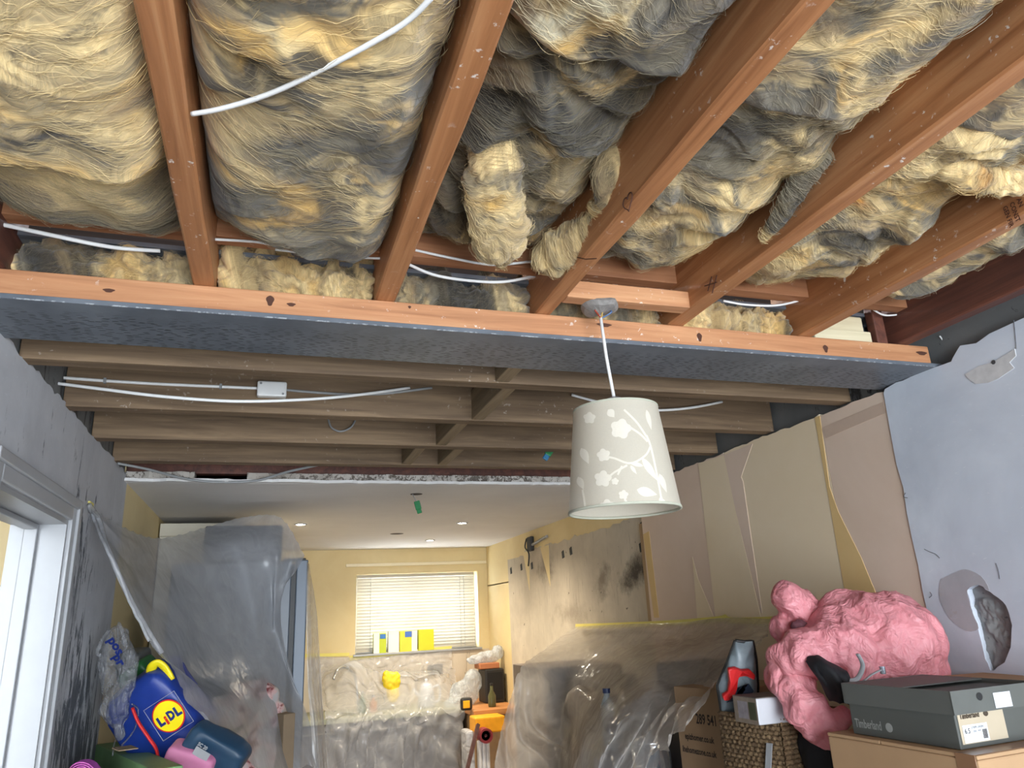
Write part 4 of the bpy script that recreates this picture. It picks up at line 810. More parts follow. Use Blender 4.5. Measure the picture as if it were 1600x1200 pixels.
# ------------------------------------------------------------------ kitchen left: cabinet, fridge, its sheet
cabm = flat('cream_cabinet', srgb(206, 200, 182), .45, .03)
cb = thing('tall_cabinet', (-.47, 4.9, 0), 'cream tall kitchen unit against the left wall behind the fridge', 'cabinet')
MB().box((-.652, 5.08, 0), (-.20, 5.9, CZ+.60)).build('carcass', cabm, cb, bevel=.002)
MB().box((-.652, 5.06, CZ+.575), (-.19, 5.91, CZ+.655)).build('cornice', cabm, cb, bevel=.004)
MB().box((-.645, 5.072, .1), (-.21, 5.082, CZ+.56)).build('end_panel', cabm, cb, bevel=.002)
fr = thing('fridge_freezer', (-.15, 4.65, 0), 'blue grey fridge freezer half covered by dust sheet', 'fridge')
fz = CZ+.345; steel_m = flat('fridge_grey', srgb(84, 94, 106), .4, .04, 3, Metallic=.1)
MB().box((-.48, 4.30, .02), (.125, 4.95, fz)).build('body', flat('fridge_side', srgb(84, 92, 102), .38, .04, 3), fr, bevel=.006)
for z0, z1 in ((.06, .72), (.73, fz+.006)): MB().box((.150, 4.295, z0), (.212, 4.95, z1)).build('door', steel_m, fr, bevel=.006)
MB().box((.125, 4.31, .06), (.150, 4.94, fz-.01)).build('gasket', blk, fr)
MB().box((.08, 4.32, fz), (.2, 4.38, fz+.018)).build('hinge_cover', blk, fr, bevel=.004)
card = flat('brown_cardboard', srgb(170, 138, 104), .8, .06, 8); card_d = flat('dull_cardboard', srgb(126, 108, 86), .85, .08, 8)
tag(MB().box((-.34, 4.42, fz+.002), (.07, 4.85, fz+.212)).build('storage_crate', flat('dark_grey_crate', srgb(86, 90, 98), .6), bevel=.01), 'dark grey crate on top of the fridge under the sheet', 'crate')
sheet1 = surf(ctrl([R_(s) for s in (
 '139,789,-.652x 192,822,3.5 250,840,3.9 325,822,4.38 385,807,4.42 440,809,4.40 476,868,4.30',
 '140,793,-.650x 205,850,3.5 262,866,3.85 330,858,4.15 395,850,4.24 440,855,4.26 462,893,4.27',
 '146,806,-.648x 218,890,3.45 275,915,3.8 335,925,4.02 385,925,4.16 420,915,4.24 440,925,4.27',
 '165,850,3.06 230,945,3.38 292,985,3.68 345,1000,3.9 385,985,4.10 420,975,4.22 437,975,4.27',
 '190,905,3.02 246,995,3.30 305,1045,3.55 355,1065,3.75 395,1050,4.00 430,1040,4.18 452,1035,4.27',
 '215,962,2.98 260,1028,3.20 318,1090,3.42 370,1120,3.65 415,1125,3.92 448,1105,4.15 471,1092,4.27',
 '236,1005,2.96 276,1058,3.12 335,1128,3.34 392,1178,3.58 435,1205,3.88 470,1200,4.12 498,1200,4.26')]), 84, 84)
pn = np.zeros((84, 84), bool); pn[0, ::3] = True; pn[:, -1] = True; pn[:4, 0] = True; pn[-1, ::6] = True; pn[::8, 0] = True
ia, ja = np.meshgrid(np.linspace(0, 1, 84), np.linspace(0, 1, 84), indexing='ij')
fold = (.055*ridge(2.6*ia+.9*ja+.35*fbm2(ja*2, ia*2, 2))*np.sin(np.pi*ja)**.8+.03*ridge(5.5*ja-2.2*ia+.4*fbm2(ja*2+4, ia*2, 2))*ja)*np.minimum(1, ia*4)
sheet1 = sheet1+fold[..., None]*(-FW)
S1 = cloth(sheet1, pn, 1.0, 14, 4, .0001, [((-.48, 4.30, 0), (.125, 4.95, fz)), ((-.34, 4.42, fz), (.07, 4.85, fz+.212))], 3, smooth=3)
shm = mat_sheet('clear_dust_sheet', srgb(196, 198, 202), .58, .15, .4)
fs = thing('dust_sheet', S1[-1, 40]*[1, 1, 0]+[0, 0, .6], 'clear plastic dust sheet taped to the left wall and over the fridge', 'dust sheet')
MB().grid(S1).build('sheet', shm, fs, smooth=True, fix=False)
MB().tube(S1[::3, 0], .006, 6).build('bunched_hem', mat_sheet('hem_plastic', srgb(190, 192, 196), .6, .5), fs, smooth=True)
MB().tube(catmull([S1[0, 0], S1[20, 3], S1[40, 2], S1[60, 3], S1[-1, 6]], 30), .010, 6).build('bunched_hem', mat_sheet('hem_plastic_b', srgb(190, 192, 196), .5, .5), fs, smooth=True)
s2 = surf(ctrl([R_(s) for s in ('476,868,4.29 481,880,4.3 483,880,4.5', '466,1000,4.285 484,960,4.29 494,950,4.5', '470,1092,4.285 486,1060,4.28 500,1040,4.5', '480,1150,4.28 492,1130,4.27 506,1120,4.5', '484,1260,4.28 500,1250,4.25 516,1240,4.5')]), 50, 30)
ii2, jj2 = np.meshgrid(np.linspace(0, 1, 50), np.linspace(0, 1, 30), indexing='ij'); s2[..., 0] += .008*np.sin(jj2*38+3*fbm2(ii2*2, jj2*3, 2))*ii2
keep = s2.copy()
MB().grid(s2[:, 10:]).build('side_sheet', mat_sheet('clear_dust_sheet_side', srgb(206, 206, 206), .55, .6, .4, (20, 20, 1.5)), fs, smooth=True, fix=False)
q = PX(141, 790, -.658); MB().box(q-np.array([.002, .035, .012]), q+np.array([.006, .03, .012])).build('masking_tape', tape_m, fs)

# ------------------------------------------------------------------ kitchen back: units, worktop and things under the counter sheet
ZC = .915; YF = 6.72
dk = flat('dark_grey_unit', srgb(88, 86, 90), .45, .06, 4)
for i, (a, b) in enumerate(((.16, .70), (.705, 1.24), (1.245, 1.68))):
    t = thing('base_unit', ((a+b)/2, 7.05, 0), ('dark grey base unit left of the sink, under plastic', 'dark grey base unit under the sink, middle of the run', 'dark grey base unit right of the sink, under plastic')[i], 'cabinet', 'base units under the window')
    MB().box((a, YF+.05, .1), (b, YB-.01, ZC-.04)).build('carcass', dk, t); MB().box((a+.004, YF+.03, .12), (b-.004, YF+.05, ZC-.05)).build('door', dk, t, bevel=.003)
    MB().tube([(a+.1, YF+.012, ZC-.11), (b-.1, YF+.012, ZC-.11)], .006, 8).build('handle', M_['cable_grey'], t)
wt = tag(MB().box((.10, YF, ZC-.04), (1.685, YB-.012, ZC)).build('worktop', flat('pale_green_worktop', srgb(150, 152, 128), .5, .08), bevel=.004), 'pale worktop under the kitchen window sheet', 'worktop')
oak = wood('oak_worktop', srgb(160, 104, 56), srgb(186, 128, 76), srgb(200, 146, 94), 'x', .5)
pen = thing('side_counter', (1.97, 6.6, 0), 'oak topped side counter right of the sheeted sink run', 'counter')
MB().box((1.69, 6.42, ZC-.045), (2.118, YB-.014, ZC)).build('top', oak, pen, bevel=.004); MB().box((1.72, 6.47, .08), (2.118, YB-.02, ZC-.046)).build('side_panel', flat('ply_panel', srgb(190, 158, 120), .6), pen)
# tap
tp = thing('kitchen_tap', (.70, 7.2, ZC), 'chrome swan neck tap rising under the counter sheet', 'tap')
chrome = flat('chrome', srgb(196, 202, 210), .15, .03, 4, Metallic=.9)
tb = PY(553, 1060, 7.15); arc = [PY(560, 1098, 7.15), PY(556, 1062, 7.15), PY(547, 1047, 7.12), PY(536, 1042, 7.08), PY(526, 1048, 7.02), PY(521, 1062, 6.99)]
arc[0][2] = ZC; MB().tube(catmull(arc, 26), .012, 10).build('spout', chrome, tp, smooth=True); MB().lathe([(.024, 0), (.024, .03), (.014, .04)], (arc[0][0], arc[0][1], ZC), 16).build('base', chrome, tp)
gv = thing('dish_rack', (1.1, 7.2, ZC), 'white wire dish rack behind the sheet', 'rack')
a = PY(573, 1058, 7.25); b = PY(612, 1056, 7.25)
for z in (ZC+.1, ZC+.02): MB().tube([(a[0], 7.1, z), (b[0], 7.1, z), (b[0], 7.33, z), (a[0], 7.33, z), (a[0], 7.1, z)], .004, 6).build('rim_wire', white, gv)
for x in np.linspace(a[0], b[0], 9): MB().tube([(x, 7.1, ZC+.1), (x, 7.1, ZC+.004), (x, 7.33, ZC+.004), (x, 7.33, ZC+.12)], .0035, 6).build('wire', white, gv)
V, NV, F = fuse([(PY(611, 1066, 7.02), WAX, (.06, .03, .09)), (PY(603, 1062, 7.02), WAX, (.035, .03, .08)), (PY(620, 1064, 7.02), WAX, (.03, .03, .08)), (PY(614, 1084, 7.02), WAX, (.055, .035, .07))], .01)
V = V+NV*(.016*np.abs(n3(V*18)))[:, None]; m = MB(); m.v = [tuple(p) for p in V]; m.f = F
tag(m.build('rubber_gloves', flat('yellow_rubber', srgb(226, 196, 30), .5), smooth=True, fix=False), 'bright yellow rubber gloves draped by the sink', 'gloves')
for px, c, lb in ((566, (86, 110, 96), 'dark green bottle beside the tap under plastic'), (583, (164, 104, 66), 'orange brown soap bottle beside the sink under plastic')):
    q = PY(px, 1095, 6.95); h_ = .16 if px == 566 else .12
    t = thing('soap_bottle', (q[0], 6.95, ZC), lb, 'bottle'); mm = flat('soap_%d' % px, srgb(*c), .35)
    MB().lathe([(.03, 0), (.032, .01), (.032, h_*.65), (.012, h_*.82), (.012, h_)], (q[0], 6.95, ZC), 16).build('body', mm, t, smooth=True); MB().lathe([(.014, h_), (.014, h_+.02)], (q[0], 6.95, ZC), 12).build('cap', white, t)
jq = PY(666, 1070, 6.98); t = thing('kettle', (jq[0], 6.98, ZC), 'pale kettle making the peak in the counter sheet', 'kettle'); km = flat('pale_grey_enamel', srgb(190, 194, 202), .4)
MB().lathe([(.075, 0), (.08, .02), (.066, .14), (.05, .19), (.02, .205)], (jq[0], 6.98, ZC), 20).build('body', km, t, smooth=True); MB().lathe([(.012, .2), (.016, .235), (0, .24)], (jq[0], 6.98, ZC), 12).build('lid_knob', km, t, smooth=True)
MB().tube(catmull([(jq[0]+.06, 6.98, ZC+.16), (jq[0]+.12, 6.98, ZC+.17), (jq[0]+.12, 6.98, ZC+.06), (jq[0]+.07, 6.98, ZC+.04)], 12), .01, 8).build('handle', km, t); MB().tube([(jq[0]-.06, 6.98, ZC+.09), (jq[0]-.12, 6.98, ZC+.16)], .013, 8).build('spout', km, t)
sk = thing('double_socket', PY(680, 1046, YB), 'dark grey double socket on the bare strip below the window', 'socket'); q = PY(680, 1046, YB-.012)
MB().box(q-np.array([.075, .004, .045]), q+np.array([.075, .006, .045])).build('plate', flat('dark_socket', srgb(70, 70, 76), .4), sk, bevel=.003)
for s in (-1, 1): MB().box(q+np.array([s*.035-.015, -.008, -.02]), q+np.array([s*.035+.015, -.004, .012])).build('outlet', blk, sk)
cs = surf(ctrl([R_(s) for s in (
 '484,1025,7.385 545,1027,7.385 590,1026,7.385 640,1021,7.385 706,1013,7.385',
 '488,1050,7.35 548,1040,7.22 590,1048,7.33 640,1045,7.3 706,1036,7.34',
 '492,1080,7.25 542,1038,7.07 592,1052,7.1 664,1053,7.0 712,1058,7.2',
 '500,1100,7.0 545,1075,6.95 596,1085,6.95 664,1060,6.96 716,1088,6.95',
 '505,1117,6.71 560,1115,6.71 600,1113,6.71 660,1110,6.71 722,1106,6.71',
 '506,1150,6.69 560,1150,6.68 605,1148,6.68 660,1145,6.68 722,1140,6.69',
 '508,1250,6.68 560,1250,6.67 610,1250,6.67 660,1250,6.67 718,1250,6.68')]), 90, 80)
pn = np.zeros((90, 80), bool); pn[0, :] = True; pn[-1, ::8] = True; pn[::6, 0] = True; pn[::6, -1] = True
i3, j3 = np.meshgrid(np.linspace(0, 1, 90), np.linspace(0, 1, 80), indexing='ij')
f5 = fbm2(i3*2.5, j3*3, 2)
cs = cs+((.05*ridge(6*j3+4.5*i3+1.1*f5)+.03*ridge(10*j3-6*i3+1.3*f5))*np.clip(i3*5, 0, 1)*(1-.5*np.exp(-((i3-.66)/.04)**2)))[..., None]*(-FW)
CS = cloth(cs, pn, 1.0, 10, 3, .0001, [((.10, YF, 0), (1.80, YB, ZC))], 8, .02, [(1, -1, 7.386)], smooth=2)
csm = mat_sheet('crinkled_clear_sheet', srgb(230, 232, 236), .36, .3, .4, (5, 5, 3), .12, .8)
ks = thing('dust_sheet', (.95, 6.7, .3), 'crinkled clear dust sheet taped below the window over the sink', 'dust sheet')
MB().grid(CS).build('sheet', csm, ks, smooth=True, fix=False)
MB().add([PY(a, b, YB-.014) for a, b in ((546, 1025), (706, 1009), (706, 1014), (546, 1032))], [(0, 1, 2, 3)]).build('masking_tape', tape_m, ks, fix=False)
MB().add([PY(a, b, YB-.014) for a, b in ((470, 1022), (546, 1020), (546, 1025), (470, 1027))], [(0, 1, 2, 3)]).build('masking_tape', tape_m, ks, fix=False)
# things on the side counter
clr = mat_sheet('clear_bag', srgb(214, 226, 236), .42, .8, .3, scale=2.0)
def cells(V, n_, seed, stretch=(1, 1, 1)):
    r = np.random.RandomState(seed); lo_, hi_ = V.min(0), V.max(0); S_ = lo_+(hi_-lo_)*r.uniform(0, 1, (n_, 3)); st_ = np.array(stretch, float); out = np.empty((len(V), 2))
    for i in range(0, len(V), 4000):
        d = np.sqrt((((V[i:i+4000, None]-S_[None])*st_)**2).sum(2)); d.partition(1, axis=1); out[i:i+4000] = d[:, :2]
    return out
def bagblob(name, label, ells, mat, amp, sc, seed, cat='bag', voxel=.012, parent=None, ncell=60):
    V, NV, F = fuse(ells, voxel); wp = np.stack([n3(V*sc*.5+seed), n3(V*sc*.5+seed+31), n3(V*sc*.5+seed+67)], 1)*.5/sc
    c1 = cells(V+wp, ncell, seed, (1, 1, .6)); c2 = cells(V+wp*.6, ncell*5, seed+1, (1.2, 1, .7)); h1 = c1[:, 0]/c1[:, 0].mean()-1; h2 = c2[:, 0]/c2[:, 0].mean()-1
    V = V+NV*((h1+.42*h2)*amp)[:, None]
    m = MB(); m.v = [tuple(p) for p in V]; m.f = F; o = m.build(name, mat, parent, smooth=True, fix=False); return tag(o, label, cat) if label else o
bagblob('plastic_bag', 'clear plastic bag slumped on the counter beside the black bin', [(PY(725, 1085, 6.9), WAX, (.14, .1, .12)), (PY(738, 1066, 6.9), WAX, (.09, .08, .12)), (PY(712, 1098, 6.85), WAX, (.10, .08, .06))], clr, .014, 14, 5)
bn = thing('black_speaker', (2.0, 6.9, ZC), 'tall black speaker box standing on the side counter', 'speaker'); a = PY(758, 1046, 6.85); b = PY(790, 1044, 6.85)
MB().box((a[0], 6.85, ZC), (min(b[0], 2.1), 7.1, a[2])).build('cabinet', blk, bn, bevel=.012); MB().box((a[0]+.02, 6.845, ZC+.03), (min(b[0], 2.1)-.02, 6.85, a[2]-.03)).build('grille', flat('speaker_cloth', srgb(26, 26, 28), .9), bn)
tr_ = PY(764, 1037, 6.9); tag(MB().box((tr_[0]-.1, 6.86, a[2]+.001), (tr_[0]+.09, 7.05, a[2]+.052)).build('wooden_tray', wood('tray_wood', srgb(150, 90, 56), srgb(176, 112, 74), srgb(190, 130, 90), 'x'), bevel=.008), 'reddish wooden tray on the black speaker box', 'tray')
bagblob('plastic_bag', 'white plastic bag crumpled on the wooden tray', [(PY(765, 1025, 6.95), WAX, (.12, .08, .05)), (PY(745, 1030, 6.95), WAX, (.10, .07, .04)), (PY(778, 1018, 6.95), WAX, (.06, .06, .06))], mat_sheet('white_bag', srgb(222, 230, 240), .55, 1.0, .3, scale=2), .012, 16, 7)
tm = thing('tape_measure', PY(728, 1106, 6.5), 'yellow and black tape measure on the oak counter', 'tape measure'); q = PY(728, 1097, 6.5); q[2] = max(q[2], ZC+.04)
MB().box((q[0]-.045, 6.48, ZC), (q[0]+.055, 6.54, ZC+.10)).build('case', blk, tm, bevel=.02); MB().box((q[0]-.03, 6.475, ZC+.02), (q[0]+.028, 6.482, ZC+.078)).build('face', flat('tool_yellow', srgb(240, 176, 26), .4), tm, bevel=.008)
gbt = thing('glass_bottle', PY(769, 1104, 6.6), 'dark green glass bottle before the black speaker', 'bottle'); q = PY(769, 1104, 6.6)
MB().lathe([(.032, 0), (.034, .01), (.034, .09), (.014, .13), (.012, .17)], (q[0], 6.6, ZC), 16).build('body', flat('olive_glass', srgb(84, 84, 52), .15), gbt, smooth=True); MB().lathe([(.014, .17), (.014, .19)], (q[0], 6.6, ZC), 12).build('cap', blk, gbt)
q = PY(760, 1132, 6.2); tag(MB().box((q[0]-.09, 6.2, q[2]-.065), (q[0]+.16, 6.40, q[2]+.055)).build('tool_case', flat('orange_tool_plastic', srgb(236, 164, 30), .4), bevel=.012), 'bright orange yellow tool case below the oak counter edge', 'case')
q2 = PY(750, 1172, 6.15); bx_ = thing('wrapped_panel', (q2[0], 6.2, 0), 'white plastic wrapped panel standing before the oak counter', 'panel')
MB().box((PY(729, 1150, 6.2)[0], 6.2, 0), (PY(742, 1150, 6.2)[0], 6.4, PY(729, 1143, 6.2)[2])).build('sleeve', mat_sheet('white_wrap', srgb(216, 218, 224), .9, 1.2), bx_, bevel=.02)
for i_, x_ in enumerate((748, 754, 760)): MB().box((PY(x_, 1160, 6.15)[0], 6.16, 0), (PY(x_+6, 1160, 6.15)[0], 6.22, PY(x_, 1158, 6.15)[2])).build('column', flat('white_wrap_%d' % i_, srgb(214, 214, 218), .4), bx_, bevel=.012)
q = PY(760, 1150, 6.1); rr = thing('red_roll', q, 'dark red roll lying end on below the tool case', 'roll'); ax_ = (np.array([1., 0, 0]), np.array([0, 0, 1.]), np.array([0, -1., 0]))
MB().lathe([(.055, -.1), (.055, 0), (.040, .0), (.040, -.02), (0, -.02)], q, 20, ax_).build('roll', flat('dark_red_foam', srgb(130, 40, 48), .6), rr, smooth=False); MB().lathe([(.034, -.018), (.012, -.018), (.012, -.03), (0, -.03)], q, 16, ax_).build('core', flat('deep_red', srgb(80, 20, 30), .6), rr)
tag(MB().tube([PY(727, 1215, 5.9), PY(747, 1132, 6.15)], .018, 4).build('dark_plank', wood('dark_plank_wood', srgb(58, 34, 34), srgb(78, 48, 46), srgb(96, 62, 58), 'z')), 'narrow dark plank leaning on the white wrapped panel', 'plank')

# ------------------------------------------------------------------ right: sheeted furniture along the wall
dg = flat('charcoal_cabinet', srgb(84, 80, 78), .5, .06, 5)
cA = thing('sideboard', (1.75, 4.6, 0), 'dark brown sideboard under the beige lit sheet, left end', 'cabinet')
MB().box((1.57, 4.34, 0), (2.08, 4.92, CZ-.30)).build('carcass', flat('brown_grey_unit', srgb(112, 100, 92), .5), cA, bevel=.004)
for a, b in ((.12, .75), (.77, 1.33)): MB().box((1.59, 4.325, a), (2.06, 4.34, b)).build('door', dg, cA, bevel=.003)
tag(MB().box((1.62, 3.5, 0), (2.07, 4.1, CZ-.42)).build('covered_box', card_d, bevel=.006), 'brown box under the sheet beside the sideboard', 'box')
tag(MB().box((1.74, 2.98, .0), (2.06, 3.27, CZ-.235)).build('covered_cabinet', flat('black_grey_unit', srgb(52, 50, 52), .5), bevel=.006), 'black unit showing through the right end of the sheet', 'cabinet')
wbt = thing('water_bottle', PY(952, 1140, 3.2), 'clear water bottle with a navy cap behind the sheet', 'bottle'); q = PY(953, 1150, 3.36); zt_ = PY(953, 1075, 3.36)[2]; hh = zt_-q[2]
MB().lathe([(.034, -.06), (.036, 0), (.033, .03), (.036, hh*.45), (.030, hh*.55), (.034, hh*.62), (.014, hh*.86), (.014, hh*.92)], q, 20).build('body', mat_sheet('bottle_plastic', srgb(170, 186, 196), .45, .2, .1, rough=.1), wbt, smooth=True); MB().lathe([(.018, hh*.9), (.018, hh)], q, 16).build('cap', flat('navy_cap', srgb(34, 48, 84), .4), wbt); MB().lathe([(.0368, hh*.12), (.0368, hh*.42)], q, 20).build('label', flat('navy_label', srgb(40, 54, 84), .4), wbt)
tag(MB().box((q[0]-.12, 3.28, 0), (q[0]+.16, 3.43, q[2]-.061)).build('covered_crate', flat('navy_crate', srgb(52, 56, 74), .5), bevel=.01), 'navy crate under the sheet carrying the water bottle', 'crate')
steelpot = PY(1022, 1178, 2.75); po = thing('steel_pot', (steelpot[0], 2.75, 0), 'shiny steel pot under the hanging corner of the sheet', 'pot')
MB().lathe([(.07, -.2), (.075, -.19), (.075, 0), (.07, .0), (.07, -.18)], steelpot+np.array([.04, .1, .02]), 24).build('body', chrome, po, smooth=True); MB().lathe([(.077, 0), (.05, .02), (.012, .03), (.012, .045), (0, .046)], steelpot+np.array([.04, .1, .022]), 24).build('lid', chrome, po, smooth=True)
rs = surf(ctrl([R_(s) for s in (
 '900,979,2.086x 975,975,2.086x 1060,972,2.086x 1130,965,2.086x 1212,967,2.086x',
 '862,1006,4.78 950,1003,4.2 1040,1000,3.6 1120,988,3.1 1204,982,2.72',
 '817,1038,4.27 905,1043,4.25 1015,1022,3.35 1092,1012,2.95 1190,1000,2.60',
 '800,1085,4.2 888,1095,4.18 985,1062,3.2 1082,1042,2.88 1160,1030,2.55',
 '787,1130,4.16 880,1150,4.1 950,1122,3.05 1062,1082,2.80 1128,1066,2.52',
 '775,1185,4.14 873,1200,4.05 925,1180,3.02 1020,1135,2.76 1103,1090,2.50',
 '760,1270,4.12 868,1290,4.0 905,1270,3.0 985,1225,2.72 1050,1150,2.50')]), 130, 140)
pn = np.zeros((130, 140), bool); pn[0, :] = True; pn[-1, ::7] = True; pn[::5, 0] = True; pn[:, -1] = np.arange(130) % 4 == 0
i4, j4 = np.meshgrid(np.linspace(0, 1, 130), np.linspace(0, 1, 140), indexing='ij')
fan = .040*ridge(13*j4*(1-.25*i4)+1.2*fbm2(i4*2, j4*3, 2))*np.clip((i4-.34)*3, 0, 1)+.022*ridge(12*j4-4*i4+.8*fbm2(i4*2+5, j4*3, 2))*np.sin(np.pi*np.clip(i4/.36, 0, 1))
rs = rs+fan[..., None]*(-FW)
RS = cloth(rs, pn, 1.0, 12, 4, .0001, [((1.57, 4.34, 0), (2.08, 4.92, CZ-.30)), ((1.62, 3.5, 0), (2.07, 4.1, CZ-.42)), ((1.74, 2.98, 0), (2.06, 3.27, CZ-.235))], 12, .01, [(0, -1, 2.086)], smooth=2)
rt = thing('dust_sheet', (1.7, 3.4, .2), 'long plastic dust sheet taped along the right wall over furniture', 'dust sheet')
MB().grid(RS).build('sheet', mat_sheet('beige_lit_sheet', srgb(244, 238, 230), .50, .25, .5, (7, 7, 2.0), .16), rt, smooth=True, fix=False)
tl_ = np.array([PX(a, b, 2.0855) for a, b in catmull([(899, 975), (960, 973), (1050, 969), (1120, 963), (1133, 960), (1146, 965), (1213, 963)], 30)]); MB().grid(np.stack([tl_, tl_-np.array([.001, 0, .028])], 0)).build('masking_tape', tape_m, rt, fix=False)

# ------------------------------------------------------------------ right: stacked belongings
def pbox(K, L, d, W):
    """K, L: pixels of the nearest and the left top corner (same height); returns corner, unit left, unit back, left length"""
    k = P(*K, d); l = PZ(L[0], L[1], k[2]); a = l-k; n_ = np.linalg.norm(a); a /= n_; b = np.array([a[1], -a[0], 0.0]); b = b if b@FW > 0 else -b; return k, a, b, n_
def carton_box(name, label, cat, K, L, d, W, Hh, mat, parts=None, n_len=None):
    k, a, b, n_ = pbox(K, L, d, W); n_ = n_len or n_
    t = thing(name, k+a*n_/2+b*W/2-np.array([0, 0, Hh]), label, cat); z = np.array([0, 0, 1.0])
    MB().obox(k+a*n_/2+b*W/2-z*Hh/2, (a, b, z), (n_/2, W/2, Hh/2)).build('body', mat, t, bevel=.004)
    return t, k, a, b, n_, z
inkb = flat('black_print', srgb(46, 36, 30), .8)
# moving box with print
t, k, a, b, n_, z = carton_box('moving_box', 'brown cardboard moving box printed 289 541 beside the basket', 'box', (1131, 1079), (1052, 1072), 2.62, .36, .5, flat('moving_card', srgb(150, 122, 92), .85, .06))
xa = -a; o0 = k+a*n_
def on_front(u, v): return o0+xa*u+z*v
lettering('289 541', .048, on_front(n_*.40, -.122), xa, z, inkb, t, bold=.0012, sx=.72)
lettering('epizhomer.co.uk', .030, on_front(n_*.14, -.182), xa, z, inkb, t, bold=.0008, sx=.78)
lettering('ihehomezone.co.uk', .030, on_front(n_*.06, -.228), xa, z, inkb, t, bold=.0008, sx=.78)
lettering('CONTENT ROOM', .022, on_front(n_*.14, -.315), xa, z, inkb, t, bold=.0005, sx=.8)
cat_px = [(0, 0), (.008, .012), (.014, .012), (.012, -.03), (.03, -.07), (.045, -.12), (.045, -.2), (-.02, -.2), (-.012, -.12), (-.004, -.06), (-.006, -.02)]
MB().add([on_front(n_*.70+u, -.30+v) - 0*z + np.cross(xa, z)*.001 for u, v in cat_px], [tuple(range(len(cat_px)))]).build('printed_emblem', flat('navy_print', srgb(22, 34, 58), .7), t, fix=False)
for tri in ([(.0, 0), (.018, -.06), (-.018, -.06)],): MB().tube([on_front(n_*.86+u, -.28+v)+np.cross(xa, z)*.001 for u, v in tri+tri[:1]], .0015, 5).build('printed_symbol', inkb, t)
MB().add([on_front(n_*.86+u, -.35+v)+np.cross(xa, z)*.001 for u, v in ((-.014, 0), (.014, 0), (.014, -.03), (-.014, -.03))], [(0, 1, 2, 3)]).build('printed_symbol', inkb, t, fix=False)
# wicker basket
def mat_wicker():
    k = N('seagrass_weave'); f = k.noise(k.pos, 90, 4, .7, 1.0); k.col(k.ramp(f, [(.3, srgb(66, 50, 36)), (.5, srgb(118, 94, 66)), (.75, srgb(176, 150, 112))])); k.set(Roughness=.8); k.bump(f, .7, .006); return k.m
wk = mat_wicker(); kb, ab, bb, nb = pbox((1216, 1122), (1124, 1112), 2.25, .3); bs = thing('wicker_basket', kb+ab*nb/2+bb*.16-np.array([0, 0, .32]), 'brown woven seagrass basket between the moving box and cartons', 'basket')
nb = max(nb, .22); Wb = .30; Hb = .32
MB().obox(kb+ab*nb/2+bb*Wb/2-z*(Hb/2+.004), (ab, bb, z), (nb/2-.008, Wb/2-.008, Hb/2)).build('core', flat('basket_core', srgb(70, 54, 40), .9), bs)
for r_ in range(24):
    zz = -.004-r_*.0135; per = []
    for s0, s1 in ((kb, kb+ab*nb), (kb+ab*nb, kb+ab*nb+bb*Wb), (kb+ab*nb+bb*Wb, kb+bb*Wb), (kb+bb*Wb, kb)):
        for tt in np.linspace(0, 1, 34, endpoint=False):
            out = (s0+(s1-s0)*tt)-(kb+ab*nb/2+bb*Wb/2); out[2] = 0; per.append(s0+(s1-s0)*tt+z*zz+out/np.linalg.norm(out)*.0045*math.sin(tt*75+r_*math.pi))
    per.append(per[0]); MB().tube(per, .0075, 6, cap=False).build('woven_rope', wk, bs, smooth=True)
tg = kb+ab*nb*.18-z*.11-(bb+0*ab)*.016; MB().obox(tg, ((ab*.0+z*.96-ab*.25), ab, bb), (.04, .011, .0015)).build('paper_tag', white, bs)
# product box in the basket
t, k, a, b, n_, z = carton_box('photo_box', 'small white box with a photo side standing in the basket', 'box', (1181, 1092), (1145, 1087), 2.24, .13, .075, flat('white_card', srgb(196, 198, 204), .5, .03))
o0 = k+a*n_; xa = -a; nrm = np.cross(xa, z)
for (u0, u1, c) in ((0, 1, (140, 126, 112)), (.18, .62, (150, 144, 150)), (.66, .95, (72, 76, 56))):
    lift = .001+.0006*(c[0] != 140); v0, v1 = (-.075, 0) if c[0] == 140 else (-.062, -.012)
    MB().add([o0+xa*n_*u+z*v+nrm*lift for u, v in ((u0, v0), (u1, v0), (u1, v1), (u0, v1))], [(0, 1, 2, 3)]).build('photo_print', flat('photo_%d' % c[0], srgb(*c), .4, .2, 40), t, fix=False)
MB().obox(k+a*n_/2+b*.065+z*.001, (a, b, z), (n_/2+.001, .066, .0012)).build('lid', flat('grey_lid', srgb(104, 96, 90), .6), t)
# cool bag with red strap
cbg = thing('cool_bag', P(1155, 1110, 2.5), 'grey and navy cool bag with black piping and a red strap', 'bag')
pl_ = [(1149, 1001), (1163, 1003), (1176, 1002), (1181, 1030), (1184, 1075), (1182, 1108), (1150, 1118), (1128, 1114), (1121, 1072), (1136, 1036), (1149, 1001)]; out_ = np.array([np.array(pl_[i])+(np.array(pl_[i+1])-np.array(pl_[i]))*t_ for i in range(10) for t_ in np.linspace(0, 1, 6, endpoint=False)], float)
cen = np.mean(out_, 0); Gs = [[P(*(cen+(p-cen)*s), 2.45-.035*math.sqrt(max(0, 1-s*s))+.012*n2(np.array([p[0]*.05*s]), np.array([p[1]*.05*s+s*3]))[0]) for p in out_] for s in (1.0, .93, .75, .5, .25, .02)]
MB().grid(np.array(Gs), True).build('body', flat('grey_foil_cloth', srgb(128, 140, 146), .4, .22, 14), cbg, smooth=True, fix=False)
Gb = [[P(*(cen+(p-cen)*s), 2.45+.10*math.sqrt(max(0, 1-s*s))) for p in out_] for s in (1.0, .9, .5, .02)]; MB().grid(np.array(Gb), True).build('back', flat('navy_cloth', srgb(34, 44, 62), .6), cbg, smooth=True, fix=False)
MB().tube([P(*p, 2.45) for p in out_]+[P(*out_[0], 2.45)], .006, 8).build('piping', blk, cbg, smooth=True)
